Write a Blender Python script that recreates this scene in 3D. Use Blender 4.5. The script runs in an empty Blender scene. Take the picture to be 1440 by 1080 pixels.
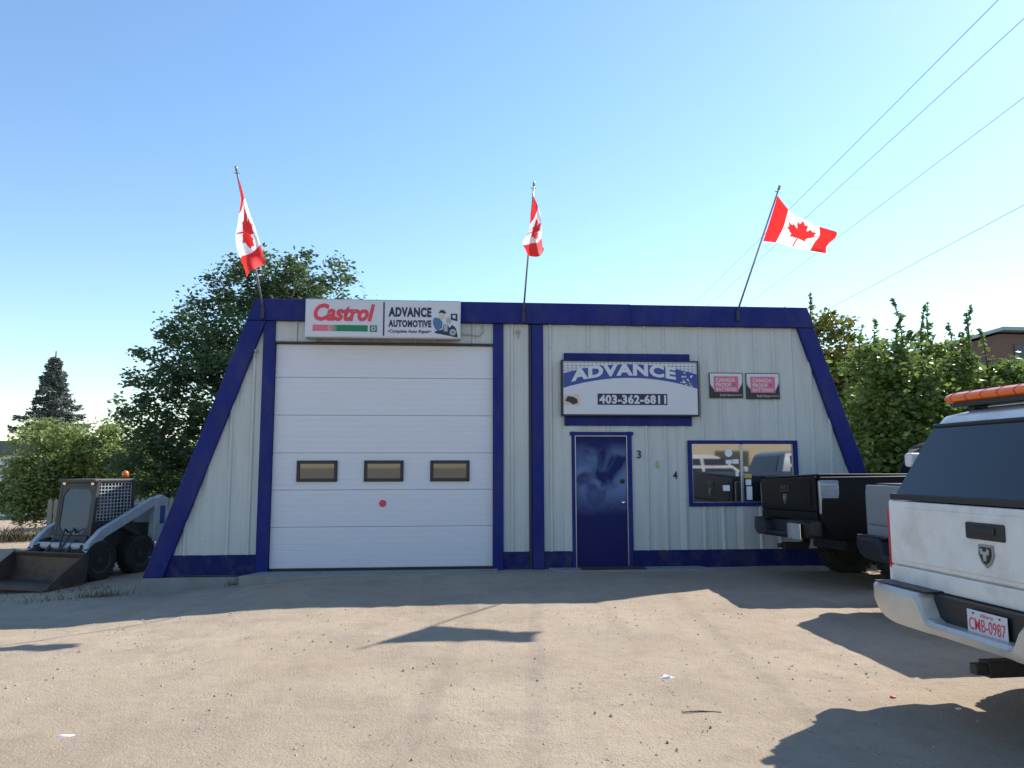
import bpy, bmesh, math, random
import numpy as np
from mathutils import Vector, Matrix
random.seed(7); RNG = np.random.default_rng(7)
PI = math.pi
C = bpy.context.scene.collection
S = bpy.context.scene

# ------------------------------------------------------------------ camera, sky, sun, exposure
PITCH, ROLL, EYE, FOC = 0.11158, -0.00184, 1.5558, 1040.0
cam = bpy.data.objects.new('camera', bpy.data.cameras.new('camera')); C.objects.link(cam)
cam.data.sensor_width = 36.0; cam.data.lens = 36.0*FOC/1440.0
cam.data.clip_start = 0.05; cam.data.clip_end = 3000
cam.matrix_world = Matrix.Translation((0, 0, EYE)) @ (Matrix.Rotation(PI/2+PITCH, 4, 'X') @ Matrix.Rotation(ROLL, 4, 'Z'))
S.camera = cam
SUN_EL, SUN_AZ = math.radians(39.8), math.radians(50.9)      # azimuth from +Y towards +X
w = bpy.data.worlds.new('World'); S.world = w; w.use_nodes = True
nt = w.node_tree; bg = nt.nodes['Background']
sky = nt.nodes.new('ShaderNodeTexSky'); sky.sky_type = 'NISHITA'; sky.sun_disc = False
sky.sun_elevation = SUN_EL; sky.sun_rotation = SUN_AZ
sky.air_density = 1.3; sky.dust_density = 0.25; sky.ozone_density = 3.5; sky.altitude = 300
hs = nt.nodes.new('ShaderNodeHueSaturation'); hs.inputs['Saturation'].default_value = 1.06
nt.links.new(sky.outputs[0], hs.inputs['Color']); nt.links.new(hs.outputs[0], bg.inputs[0]); bg.inputs[1].default_value = 0.13
sl = bpy.data.lights.new('sun', 'SUN'); sl.energy = 5.0; sl.angle = math.radians(0.53); sl.color = (1, .93, .82)
so = bpy.data.objects.new('sun', sl); C.objects.link(so)
sd = Vector((math.sin(SUN_AZ)*math.cos(SUN_EL), math.cos(SUN_AZ)*math.cos(SUN_EL), math.sin(SUN_EL)))
so.rotation_euler = (-sd).to_track_quat('-Z', 'Y').to_euler(); so.location = (20, 20, 30)
S.view_settings.view_transform = 'Standard'; S.view_settings.look = 'None'
S.view_settings.exposure = 0.78; S.view_settings.gamma = 1.0; S.view_settings.use_curve_mapping = False

# ------------------------------------------------------------------ materials
def mat(name, col, rough=.5, metal=0, var=.12, scale=4, stretch=(1, 1, 1), bump=0, bscale=40, spec=.5, dirt=None, dirt_amt=.35,
        dscale=3, trans=0, coat=0, emit=0):
    m = bpy.data.materials.new(name); m.use_nodes = True
    n = m.node_tree.nodes; L = m.node_tree.links; b = n['Principled BSDF']
    b.inputs['Roughness'].default_value = rough; b.inputs['Metallic'].default_value = metal
    b.inputs['Specular IOR Level'].default_value = spec; b.inputs['Coat Weight'].default_value = coat
    tc = n.new('ShaderNodeTexCoord'); mp = n.new('ShaderNodeMapping'); mp.inputs['Scale'].default_value = stretch
    L.new(tc.outputs['Object'], mp.inputs['Vector'])
    nz = n.new('ShaderNodeTexNoise'); nz.inputs['Scale'].default_value = scale; nz.inputs['Detail'].default_value = 6
    L.new(mp.outputs[0], nz.inputs['Vector'])
    mx = n.new('ShaderNodeMixRGB'); mx.inputs[1].default_value = (*[c*(1-var) for c in col], 1)
    mx.inputs[2].default_value = (*[min(1, c*(1+var)) for c in col], 1)
    L.new(nz.outputs['Fac'], mx.inputs[0]); out = mx.outputs[0]
    if dirt:
        n2 = n.new('ShaderNodeTexNoise'); n2.inputs['Scale'].default_value = dscale; n2.inputs['Detail'].default_value = 8
        n2.inputs['Roughness'].default_value = .7; L.new(mp.outputs[0], n2.inputs['Vector'])
        rp = n.new('ShaderNodeMapRange'); rp.inputs[1].default_value = .45; rp.inputs[2].default_value = .75
        rp.inputs[4].default_value = dirt_amt; L.new(n2.outputs['Fac'], rp.inputs[0])
        m2 = n.new('ShaderNodeMixRGB'); m2.inputs[2].default_value = (*dirt, 1)
        L.new(rp.outputs[0], m2.inputs[0]); L.new(out, m2.inputs[1]); out = m2.outputs[0]
    L.new(out, b.inputs['Base Color'])
    if bump:
        n3 = n.new('ShaderNodeTexNoise'); n3.inputs['Scale'].default_value = bscale; n3.inputs['Detail'].default_value = 5
        L.new(mp.outputs[0], n3.inputs['Vector'])
        bp = n.new('ShaderNodeBump'); bp.inputs['Strength'].default_value = bump; bp.inputs['Distance'].default_value = .02
        L.new(n3.outputs['Fac'], bp.inputs['Height']); L.new(bp.outputs[0], b.inputs['Normal'])
    if trans:
        t = n.new('ShaderNodeBsdfTranslucent'); L.new(out, t.inputs[0]); ms = n.new('ShaderNodeMixShader')
        ms.inputs[0].default_value = trans; L.new(b.outputs[0], ms.inputs[1]); L.new(t.outputs[0], ms.inputs[2])
        L.new(ms.outputs[0], n['Material Output'].inputs[0])
    if emit:
        b.inputs['Emission Strength'].default_value = emit; L.new(out, b.inputs['Emission Color'])
    return m
M = {}
M['siding'] = mat('siding', (.47, .49, .475), .45, var=.10, scale=2, stretch=(5, 5, .5), dirt=(.30, .27, .22), dirt_amt=.35, dscale=1.5)
M['blue'] = mat('blue_paint', (.010, .018, .145), .55, spec=.18, var=.3, scale=3, stretch=(1.5, 1.5, .6), dirt=(.05, .055, .12), dirt_amt=.55, dscale=2.2)
M['bluebase'] = mat('dusty_blue_paint', (.010, .015, .095), .7, spec=.15, var=.3, scale=4, dirt=(.12, .10, .085), dirt_amt=.55, dscale=3.5)
M['cabglass'] = mat('dirty_cab_glass', (.05, .075, .11), .2, spec=.3, var=.4, scale=3)
M['doorwhite'] = mat('door_white', (.62, .62, .67), .38, var=.04, scale=2, stretch=(.6, 1, 3), dirt=(.42, .40, .38), dirt_amt=.22, dscale=2)
M['signwhite'] = mat('sign_white', (.56, .56, .61), .35, var=.04, dirt=(.5, .48, .45), dirt_amt=.15)
M['black'] = mat('black_plastic', (.012, .012, .015), .45, var=.3)
M['navy'] = mat('navy_print', (.010, .014, .05), .5, var=.2)
M['printblue'] = mat('print_blue', (.02, .05, .24), .4, var=.2)
M['printred'] = mat('print_red', (.62, .05, .08), .5, var=.15)
M['pink'] = mat('faded_pink_print', (.62, .13, .20), .5, var=.15)
M['green'] = mat('print_green', (.0, .17, .07), .5, var=.1)
M['skin'] = mat('print_tan', (.55, .45, .35), .5)
M['denim'] = mat('print_denim', (.06, .14, .30), .5, var=.4, scale=30)
M['grey'] = mat('grey_metal', (.30, .31, .33), .4, metal=.7, var=.15)
M['galv'] = mat('galvanised', (.42, .43, .45), .35, metal=.8, var=.15)
M['brass'] = mat('brass', (.55, .42, .16), .35, metal=.8)
M['concrete'] = mat('concrete', (.24, .235, .225), .9, var=.25, scale=3, bump=.4, bscale=25, dirt=(.16, .14, .12), dirt_amt=.6, dscale=2)
M['rubbermat'] = mat('door_mat_fibre', (.05, .03, .025), .95, bump=.6, bscale=120)
M['rubber'] = mat('tyre_rubber', (.014, .014, .015), .8, var=.3, bump=.2, bscale=30, dirt=(.10, .08, .06), dirt_amt=.35)
M['chrome'] = mat('chrome', (.75, .75, .75), .08, metal=1, var=.05)
M['redlens'] = mat('red_lens', (.45, .02, .03), .15, var=.2, coat=.5)
M['smokelens'] = mat('smoked_lens', (.15, .19, .24), .10, var=.2, coat=1)
M['amber'] = mat('amber_lens', (.85, .17, .01), .25, var=.12, scale=20, coat=.4)
M['truckwhite'] = mat('white_truck_paint', (.70, .69, .68), .28, var=.04, coat=.5, dirt=(.38, .31, .24), dirt_amt=.6, dscale=2.6)
M['truckblack'] = mat('black_truck_paint', (.004, .0045, .006), .45, spec=.12, var=.3, coat=.04, dirt=(.03, .025, .02), dirt_amt=.2)
M['trucksilver'] = mat('silver_truck_paint', (.36, .38, .40), .3, metal=.5, var=.06, coat=.5)
M['bumperpaint'] = mat('dusty_bumper_metal', (.55, .52, .48), .35, metal=.25, var=.1, dirt=(.42, .33, .24), dirt_amt=.6, dscale=4)
M['darkglass'] = mat('dark_glass', (.012, .014, .018), .05, var=.1, spec=.6, coat=.3)
M['loaderwhite'] = mat('loader_grey_white', (.38, .41, .45), .5, var=.15, dirt=(.14, .10, .07), dirt_amt=.6, dscale=4)
M['loaderdark'] = mat('loader_dark_steel', (.035, .035, .037), .6, var=.3, dirt=(.13, .09, .06), dirt_amt=.5)
M['rust'] = mat('worn_bucket_steel', (.075, .055, .045), .6, metal=.3, var=.4, scale=6, dirt=(.16, .10, .06), dirt_amt=.6)
M['wood'] = mat('weathered_wood', (.30, .25, .19), .85, var=.3, stretch=(6, 6, .6), bump=.3)
M['bark'] = mat('bark', (.09, .07, .055), .9, var=.4, stretch=(4, 4, .7), bump=.6)
M['red'] = mat('flag_red', (.75, .03, .03), .75, var=.08, trans=.45)
M['white'] = mat('flag_white', (.82, .82, .84), .75, var=.04, trans=.45)
M['stone'] = mat('gravel_stone', (.34, .29, .235), .9, var=.5, scale=3)
M['paper'] = mat('paper_white', (.75, .76, .78), .7, var=.1)
M['housewhite'] = mat('white_cladding', (.70, .72, .75), .6, var=.08)
M['beigewall'] = mat('beige_stucco', (.55, .45, .30), .85, var=.08, bump=.1)
M['roofdark'] = mat('dark_roof_metal', (.06, .09, .09), .5, var=.15)
M['brownwall'] = mat('brown_wall', (.14, .09, .075), .8, var=.2)
M['roofedge'] = mat('pale_roof_edge', (.28, .36, .40), .5, var=.1)
M['leafdark'] = mat('leaf_dark', (.085, .135, .058), .42, var=.55, scale=1.6, trans=.5, spec=.4)
M['leafmid'] = mat('leaf_mid', (.145, .215, .05), .33, var=.6, scale=1.8, trans=.5, spec=.6)
M['leafyellow'] = mat('leaf_yellowish', (.16, .17, .035), .5, var=.5, scale=1.5, trans=.4)
M['leafpale'] = mat('leaf_pale', (.23, .29, .09), .6, var=.45, scale=1.2, trans=.4)
M['needle'] = mat('needle_bluegreen', (.10, .125, .11), .65, var=.5, scale=1.5, trans=.15, dirt=(.12, .075, .05), dirt_amt=.5, dscale=.6)
M['grass'] = mat('dry_weeds', (.15, .12, .06), .8, var=.5, scale=2, trans=.3)
M['wire'] = mat('cable', (.10, .11, .13), .6)

def mirror_glass(name, refl, tint, rough=.015, wav=.0):
    m = bpy.data.materials.new(name); m.use_nodes = True; n = m.node_tree.nodes; L = m.node_tree.links
    b = n['Principled BSDF']; b.inputs['Base Color'].default_value = (*tint, 1); b.inputs['Roughness'].default_value = .3
    g = n.new('ShaderNodeBsdfGlossy'); g.inputs['Roughness'].default_value = rough; g.inputs[0].default_value = (.9, .92, .95, 1)
    ms = n.new('ShaderNodeMixShader'); ms.inputs[0].default_value = refl
    L.new(b.outputs[0], ms.inputs[1]); L.new(g.outputs[0], ms.inputs[2]); L.new(ms.outputs[0], n['Material Output'].inputs[0])
    if wav:
        tc = n.new('ShaderNodeTexCoord'); nz = n.new('ShaderNodeTexNoise'); nz.inputs['Scale'].default_value = 2.5
        L.new(tc.outputs['Object'], nz.inputs['Vector']); bp = n.new('ShaderNodeBump'); bp.inputs['Strength'].default_value = wav
        L.new(nz.outputs['Fac'], bp.inputs['Height']); L.new(bp.outputs[0], g.inputs['Normal'])
    return m
M['winglass'] = mirror_glass('reflective_window_glass', .30, (.012, .014, .02), .03, .015)
M['doorpane'] = mirror_glass('door_pane_glass', .085, (.03, .022, .018), .02, .12)

# blue paint with pale cloudy noise patches on the upper half of the entry door
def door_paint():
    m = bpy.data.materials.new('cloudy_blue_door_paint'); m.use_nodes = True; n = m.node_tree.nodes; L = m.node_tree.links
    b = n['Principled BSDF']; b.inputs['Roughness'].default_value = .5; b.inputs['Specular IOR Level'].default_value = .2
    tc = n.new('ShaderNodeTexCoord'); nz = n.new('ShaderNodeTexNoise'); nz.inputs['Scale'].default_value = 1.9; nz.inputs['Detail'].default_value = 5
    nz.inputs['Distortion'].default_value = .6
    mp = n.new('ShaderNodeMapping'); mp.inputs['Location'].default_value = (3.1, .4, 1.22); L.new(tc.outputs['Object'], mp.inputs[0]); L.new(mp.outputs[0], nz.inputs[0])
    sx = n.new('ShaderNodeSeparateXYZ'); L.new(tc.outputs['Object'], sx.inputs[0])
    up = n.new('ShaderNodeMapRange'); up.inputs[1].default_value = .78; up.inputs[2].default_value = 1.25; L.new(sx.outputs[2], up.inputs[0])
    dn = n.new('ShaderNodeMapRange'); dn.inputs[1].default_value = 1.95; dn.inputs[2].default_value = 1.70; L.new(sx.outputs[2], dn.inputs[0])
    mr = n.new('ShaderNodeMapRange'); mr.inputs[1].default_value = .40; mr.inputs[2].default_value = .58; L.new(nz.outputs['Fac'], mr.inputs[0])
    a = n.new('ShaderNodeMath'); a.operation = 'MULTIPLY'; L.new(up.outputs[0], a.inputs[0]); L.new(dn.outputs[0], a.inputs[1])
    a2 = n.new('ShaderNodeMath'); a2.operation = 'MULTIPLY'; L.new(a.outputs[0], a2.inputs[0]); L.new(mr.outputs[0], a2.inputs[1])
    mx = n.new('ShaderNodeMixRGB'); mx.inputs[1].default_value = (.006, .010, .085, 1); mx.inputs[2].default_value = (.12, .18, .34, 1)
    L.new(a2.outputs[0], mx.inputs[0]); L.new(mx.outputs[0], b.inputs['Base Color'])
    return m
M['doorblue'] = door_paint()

def ground_mat():
    m = bpy.data.materials.new('sandy_gravel'); m.use_nodes = True; n = m.node_tree.nodes; L = m.node_tree.links
    b = n['Principled BSDF']; b.inputs['Roughness'].default_value = .95; b.inputs['Specular IOR Level'].default_value = .2
    tc = n.new('ShaderNodeTexCoord')
    def noise(s, d=6, r=.6, st=(1, 1, 1)):
        mp = n.new('ShaderNodeMapping'); mp.inputs['Scale'].default_value = st; L.new(tc.outputs['Object'], mp.inputs[0])
        z = n.new('ShaderNodeTexNoise'); z.inputs['Scale'].default_value = s; z.inputs['Detail'].default_value = d; z.inputs['Roughness'].default_value = r
        L.new(mp.outputs[0], z.inputs[0]); return z.outputs['Fac']
    def rng(x, a, c, lo=0, hi=1):
        r = n.new('ShaderNodeMapRange'); r.inputs[1].default_value = a; r.inputs[2].default_value = c; r.inputs[3].default_value = lo; r.inputs[4].default_value = hi
        L.new(x, r.inputs[0]); return r.outputs[0]
    def mix(f, a, c):
        x = n.new('ShaderNodeMixRGB'); L.new(f, x.inputs[0])
        for i, v in ((1, a), (2, c)):
            if isinstance(v, tuple): x.inputs[i].default_value = (*v, 1)
            else: L.new(v, x.inputs[i])
        return x.outputs[0]
    c = mix(rng(noise(.35, 5), .35, .65), (.325, .260, .193), (.395, .322, .245))
    c = mix(rng(noise(.8, 6, .7), .50, .62, 0, .4), c, (.25, .21, .17))
    c = mix(rng(noise(2.2, 8, .75), .5, .70, 0, .6), c, (.25, .195, .14))
    c = mix(rng(noise(5.5, 7, .75), .50, .68, 0, .35), c, (.26, .205, .15))
    c = mix(rng(noise(1.1, 4, .6, (2.0, .16, 1)), .52, .66, 0, .28), c, (.27, .21, .155))
    c = mix(rng(noise(24, 5, .75), .56, .68, 0, .5), c, (.19, .15, .115))
    c = mix(rng(noise(60, 3, .7), .60, .72, 0, .6), c, (.46, .41, .345))
    L.new(c, b.inputs['Base Color'])
    bp = n.new('ShaderNodeBump'); bp.inputs['Strength'].default_value = .7; bp.inputs['Distance'].default_value = .02
    ad = n.new('ShaderNodeMath'); ad.operation = 'ADD'; L.new(noise(55, 5, .7), ad.inputs[0]); L.new(noise(7, 4), ad.inputs[1])
    L.new(ad.outputs[0], bp.inputs['Height']); L.new(bp.outputs[0], b.inputs['Normal'])
    return m
M['ground'] = ground_mat()

# ------------------------------------------------------------------ helpers
class MB:
    def __init__(s): s.v = []; s.f = []
    def add(s, vs, fs):
        o = len(s.v); s.v += [tuple(v) for v in vs]; s.f += [tuple(i+o for i in f) for f in fs]; return s
    def box(s, x0, x1, y0, y1, z0, z1):
        return s.add([(x0, y0, z0), (x1, y0, z0), (x1, y1, z0), (x0, y1, z0), (x0, y0, z1), (x1, y0, z1), (x1, y1, z1), (x0, y1, z1)],
                     [(0, 3, 2, 1), (4, 5, 6, 7), (0, 1, 5, 4), (1, 2, 6, 5), (2, 3, 7, 6), (3, 0, 4, 7)])
    def prism(s, prof, a0, a1, axis='y'):          # prof: list of 2D points; axis 'y': (x,z) extruded along y
        k = len(prof)
        P = (lambda p, a: (p[0], a, p[1])) if axis == 'y' else ((lambda p, a: (a, p[0], p[1])) if axis == 'x' else (lambda p, a: (p[0], p[1], a)))
        return s.add([P(p, a0) for p in prof]+[P(p, a1) for p in prof],
                     [tuple(range(k)), tuple(range(2*k-1, k-1, -1))]+[(i, i+k, (i+1) % k+k, (i+1) % k) for i in range(k)])
    def loft(s, rings, caps=True):
        k = len(rings[0]); vs = [p for r in rings for p in r]; fs = []
        for r in range(len(rings)-1):
            for i in range(k): fs.append((r*k+i, r*k+(i+1) % k, (r+1)*k+(i+1) % k, (r+1)*k+i))
        if caps: fs += [tuple(range(k-1, -1, -1)), tuple(range((len(rings)-1)*k, len(rings)*k))]
        return s.add(vs, fs)
    def tube(s, pts, rad, n=8):
        pts = [Vector(p) for p in pts]; rad = rad if isinstance(rad, (list, tuple)) else [rad]*len(pts); rings = []
        for i, p in enumerate(pts):
            d = (pts[min(i+1, len(pts)-1)]-pts[max(i-1, 0)]).normalized()
            a = d.orthogonal().normalized() if i == 0 else (a-d*a.dot(d)).normalized()
            b = d.cross(a); rings.append([p+(a*math.cos(2*PI*j/n)+b*math.sin(2*PI*j/n))*rad[i] for j in range(n)])
        return s.loft(rings)
    def lathe(s, prof, c, axis='y', n=28):         # prof: (radius, along)
        rings = []
        for r, a in prof:
            ring = []
            for j in range(n):
                t = 2*PI*j/n; q = (r*math.cos(t), r*math.sin(t))
                ring.append((c[0]+q[0], c[1]+a, c[2]+q[1]) if axis == 'y' else ((c[0]+a, c[1]+q[0], c[2]+q[1]) if axis == 'x' else (c[0]+q[0], c[1]+q[1], c[2]+a)))
            rings.append(ring)
        return s.loft(rings)
    def quad(s, a, b, c, d): return s.add([a, b, c, d], [(0, 1, 2, 3)])
    def build(s, name, m, parent=None, smooth=False, bevel=0, seg=2):
        me = bpy.data.meshes.new(name); me.from_pydata(s.v, [], s.f)
        bm = bmesh.new(); bm.from_mesh(me); bmesh.ops.recalc_face_normals(bm, faces=bm.faces); bm.to_mesh(me); bm.free()
        return link(name, me, m, parent, smooth, bevel, seg)
def link(name, me, m, parent=None, smooth=False, bevel=0, seg=2):
    o = bpy.data.objects.new(name, me); C.objects.link(o)
    if m: me.materials.append(M[m] if isinstance(m, str) else m)
    if smooth:
        for p in me.polygons: p.use_smooth = True
    if bevel:
        md = o.modifiers.new('bevel', 'BEVEL'); md.width = bevel; md.segments = seg; md.limit_method = 'ANGLE'; md.angle_limit = math.radians(35)
        for p in me.polygons: p.use_smooth = True
        md2 = o.modifiers.new('wn', 'WEIGHTED_NORMAL')
    if parent: o.parent = parent
    return o
def tag(o, label, cat, group=None, kind=None):
    if label: o['label'] = label
    if cat: o['category'] = cat
    if group: o['group'] = group
    if kind: o['kind'] = kind
    return o
def thing(name, label, cat, loc=(0, 0, 0), rotz=0, group=None):
    o = bpy.data.objects.new(name, None); C.objects.link(o); o.empty_display_size = .2
    o.location = loc; o.rotation_euler = (0, 0, rotz); return tag(o, label, cat, group)
def text(name, s, x0, x1, z0, z1, y, m, parent, shear=0, offset=0, warp=None, spacing=1):
    cu = bpy.data.curves.new(name, 'FONT'); cu.body = s; cu.shear = shear; cu.offset = offset; cu.space_character = spacing; cu.resolution_u = 3
    ob = bpy.data.objects.new(name, cu); C.objects.link(ob)
    bpy.context.view_layer.update()
    me = bpy.data.meshes.new_from_object(ob.evaluated_get(bpy.context.evaluated_depsgraph_get()))
    bpy.data.objects.remove(ob)
    co = np.empty(len(me.vertices)*3); me.vertices.foreach_get('co', co); co = co.reshape(-1, 3)
    lo, hi = co.min(0), co.max(0)
    x = x0+(co[:, 0]-lo[0])/(hi[0]-lo[0])*(x1-x0); z = z0+(co[:, 1]-lo[1])/(hi[1]-lo[1])*(z1-z0)
    if warp: z = z+np.array([warp(a) for a in x])
    me.vertices.foreach_set('co', np.stack([x, np.full_like(x, y), z], 1).ravel()); me.update()
    return link(name, me, m, parent)

# facade frame: u along the wall, v into the building, z up
FD, FA = 11.572, 0.08277
def fw(u, v, z): return (u*math.cos(FA)-v*math.sin(FA), FD+u*math.sin(FA)+v*math.cos(FA), z)
def at(px, py, v=0.0):                              # point of the facade frame seen at a pixel of the 1440 x 1080 photograph
    x, z = (px-720)/FOC, (540-py)/FOC; c, s = math.cos(ROLL), math.sin(ROLL); x, z = c*x-s*z, s*x+c*z
    r = (x, math.cos(PITCH)-z*math.sin(PITCH), math.sin(PITCH)+z*math.cos(PITCH))
    t = (FD*math.cos(FA)+v)/(-r[0]*math.sin(FA)+r[1]*math.cos(FA))
    return (r[0]*t*math.cos(FA)+(r[1]*t-FD)*math.sin(FA), v, r[2]*t+EYE)
def fthing(name, label, cat, u, v, z, group=None): return thing(name, label, cat, fw(u, v, z), FA, group)

def sstep(a, b, x): t = np.clip((x-a)/(b-a), 0, 1); return t*t*(3-2*t)
def gz(x, y):
    x = np.asarray(x, float); y = np.asarray(y, float)
    return -.27*sstep(-2.2, -5.6, x)*sstep(5.0, 11, y) - .16*sstep(-5.6, -9, x)*sstep(4, 10, y)
def gp(x, y, dz=0): return (x, y, float(gz(x, y))+dz)

# ------------------------------------------------------------------ ground
def axis_pts(lo, hi, step, far):
    a = list(np.arange(lo, hi+1e-6, step)); d = step; x = hi
    while x < far: d *= 1.35; x += d; a.append(x)
    d = step; x = lo
    while x > -far: d *= 1.35; x -= d; a.insert(0, x)
    return np.array(a)
xs = axis_pts(-9, 8, .12, 900); ys = axis_pts(1, 13, .12, 900)
X, Y = np.meshgrid(xs, ys); near = sstep(25, 12, np.hypot(X, Y-6))
rough = (np.sin(X*1.7+np.sin(Y*1.3)*1.4)*np.sin(Y*2.1+X*.6)*.005+np.sin(X*5.1+1.2*np.sin(Y*3.7))*np.sin(Y*4.3+X*1.9)*.004+RNG.normal(0, .0030, X.shape))*near
Z = gz(X, Y)+rough-.003
nx, ny = len(xs), len(ys); idx = np.arange(nx*ny).reshape(ny, nx)
F = np.stack([idx[:-1, :-1], idx[:-1, 1:], idx[1:, 1:], idx[1:, :-1]], -1).reshape(-1, 4)
me = bpy.data.meshes.new('ground'); me.from_pydata(np.stack([X, Y, Z], -1).reshape(-1, 3).tolist(), [], F.tolist())
g = link('ground', me, 'ground', None, True); tag(g, 'sunlit sandy gravel yard in front of the workshop', None, kind='structure')

def stones(name, n, x0, x1, y0, y1, smin, smax, label):
    base = np.array([(1, 0, 0), (0, 1, 0), (-1, 0, 0), (0, -1, 0), (0, 0, .7), (0, 0, -.7)]); bf = [(0, 1, 4), (1, 2, 4), (2, 3, 4), (3, 0, 4), (1, 0, 5), (2, 1, 5), (3, 2, 5), (0, 3, 5)]
    V = []; Fs = []
    for i in range(n):
        y = y0+(y1-y0)*random.random()**1.6; x = random.uniform(x0, x1)
        s = smin*(smax/smin)**(random.random()**4.2); a = random.random()*6.28; r = np.array([[math.cos(a), -math.sin(a), 0], [math.sin(a), math.cos(a), 0], [0, 0, 1]])
        v = (base*RNG.uniform(.6, 1.2, (6, 1))*s)@r.T+np.array([x, y, float(gz(x, y))+s*.10-.003])
        o = len(V); V += v.tolist(); Fs += [tuple(k+o for k in f) for f in bf]
    me = bpy.data.meshes.new(name); me.from_pydata(V, [], Fs); o = link(name, me, 'stone'); return tag(o, label, 'gravel', kind='stuff')
stones('gravel', 14000, -8, 6, 2.2, 11, .003, .017, 'loose small stones scattered over the sandy yard')

# ------------------------------------------------------------------ workshop building
B = thing('workshop', 'cream metal workshop with sloping sides and royal blue trim', 'building', fw(0, 0, 0), FA)
ZT = 4.135
def lslope(z): return -3.97-(ZT-z)*.349          # outer edge of the left sloping trim
def rslope(z): return 4.835+(ZT-z)*.327
DEPTH = 12
m_ = MB(); m_.prism([(lslope(0)+.12, -.3), (rslope(0)-.12, -.3), (rslope(0)-.12, 0), (rslope(4.0)-.12, 4.0), (lslope(4.0)+.12, 4.0), (lslope(0)+.12, 0)], .09, DEPTH)
m_.build('shell', 'siding', B)
m_ = MB(); m_.prism([(lslope(4.0)-.05, 4.0), (rslope(4.0)+.05, 4.0), (rslope(4.09)+.02, 4.09), (lslope(4.09)-.02, 4.09)], .12, DEPTH+.1); m_.build('roof', 'galv', B)
m_ = MB(); m_.box(lslope(0)-.02, -3.84, -.10, .4, -.55, -.052); m_.build('footing', 'concrete', B, bevel=.01)
m_ = MB(); m_.box(-.3, rslope(0), -.04, .4, -.4, -.004); m_.build('foundation', 'concrete', B)
# siding panels: ribbed sheets cut round the openings
OPEN = [(-3.66, -.285, -1, 3.47), (.93, 1.89, -1, 2.10), (2.80, 4.60, .93, 1.97)]
def siding_panel(ua, ub, z0, z1):
    prof = []; u = ua; k = 0
    brk = sorted({ua, ub} | {e for o in OPEN for e in o[:2] if ua < e < ub})
    pts = set(brk)
    r = math.ceil((ua+.02)/.305)*.305
    while r < ub-.02:
        for d in (-.034, -.016, .016, .034): pts.add(round(r+d, 4))
        for d in (.10, .115, .19, .205): pts.add(round(r+d, 4))
        r += .305
    pts = sorted(p for p in pts if ua-1e-6 <= p <= ub+1e-6)
    def yv(u):
        q = (u/.305-round(u/.305))*.305; a = abs(q)
        if a < .0165: return -.022
        if a < .035: return 0.0
        q = u % .305
        return -.004 if (.10 < q < .2) else 0.0
    mbs = {}
    for a, b in zip(pts[:-1], pts[1:]):
        mid = (a+b)/2; iv = [(z0, z1)]
        for o in OPEN:
            if o[0]-1e-6 <= mid <= o[1]+1e-6:
                iv = [x for lo, hi in iv for x in ((lo, min(hi, o[2])), (max(lo, o[3]), hi)) if x[1]-x[0] > .01]
        for lo, hi in iv:
            def top(u): 
                h = hi
                if u < -3.6: h = min(h, ZT-(-3.97-u+.10)/.349)
                if u > 4.5: h = min(h, ZT-(u-4.835+.10)/.327)
                return h
            ta, tb = top(a), top(b)
            if ta <= lo and tb <= lo: continue
            mbs.setdefault((lo > .5, len(iv) == 1 and hi > lo+2), MB()).quad((a, yv(a), lo), (b, yv(b), lo), (b, yv(b), max(tb, lo)), (a, yv(a), max(ta, lo)))
    for mb in mbs.values(): mb.build('siding_panel', 'siding', B)
edges = [-5.4, -4.575, -3.84]; 
for a, b in zip(edges[:-1], edges[1:]): siding_panel(a, b, .24, 3.82)
siding_panel(-3.66, -2.745, 3.47, 3.82); siding_panel(-2.745, -1.83, 3.47, 3.82); siding_panel(-1.83, -.915, 3.47, 3.82); siding_panel(-.915, -.285, 3.47, 3.82)
siding_panel(-.14, .28, .24, 3.82)
e = [.49, .93, 1.83, 2.745, 3.66, 4.575, 5.49, 6.1]
for a, b in zip(e[:-1], e[1:]): siding_panel(a, b, .24, 3.82)
mb = MB()
def screw(u, z, y=-.024): mb.lathe([(.009, y), (.009, y-.006)], (u, 0, z), 'y', 6)
for k in range(-17, 20):
    u = k*.305
    for z in (.45, 1.05, 1.65, 2.25, 2.85, 3.45, 3.76):
        if any(o[0]-.03 < u < o[1]+.03 and o[2]-.05 < z < o[3]+.05 for o in OPEN) or -.29 < u < -.13 or .27 < u < .5: continue
        if u < lslope(z)+.38 or u > rslope(z)-.36 or -3.9 < u < -3.6: continue
        screw(u+random.uniform(-.004, .004), z+random.uniform(-.02, .02))
tag(mb.build('screws', 'grey', B), None, None, kind='stuff')
# blue trim
for k, (a, b) in enumerate(((-9, -1.2), (-1.205, 1.9), (1.9, 9))):
    dy = .004*(k % 2); f = lambda x, z: lslope(z) if x < -5 else (rslope(z) if x > 5 else x)
    m_ = MB(); m_.prism([(f(a, 3.80), 3.80+dy), (f(b, 3.80), 3.80+dy), (f(b, ZT), ZT+dy), (f(a, ZT), ZT+dy)], -.10-dy, .14-dy); m_.build('fascia', 'blue', B, bevel=.010)
mb = MB()
for k in range(44): mb.lathe([(.008, -.104), (.008, -.111)], (-3.9+k*.2+random.uniform(-.02, .02), 0, 3.835+random.uniform(-.006, .006)), 'y', 6)
for f, sg in ((lslope, 1), (rslope, -1)):
    for k in range(13): z = .2+k*.28; mb.lathe([(.009, -.085), (.009, -.092)], (f(z)+sg*.25, 0, z), 'y', 6)
tag(mb.build('trim_screws', 'bluebase', B), None, None, kind='stuff')
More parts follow.
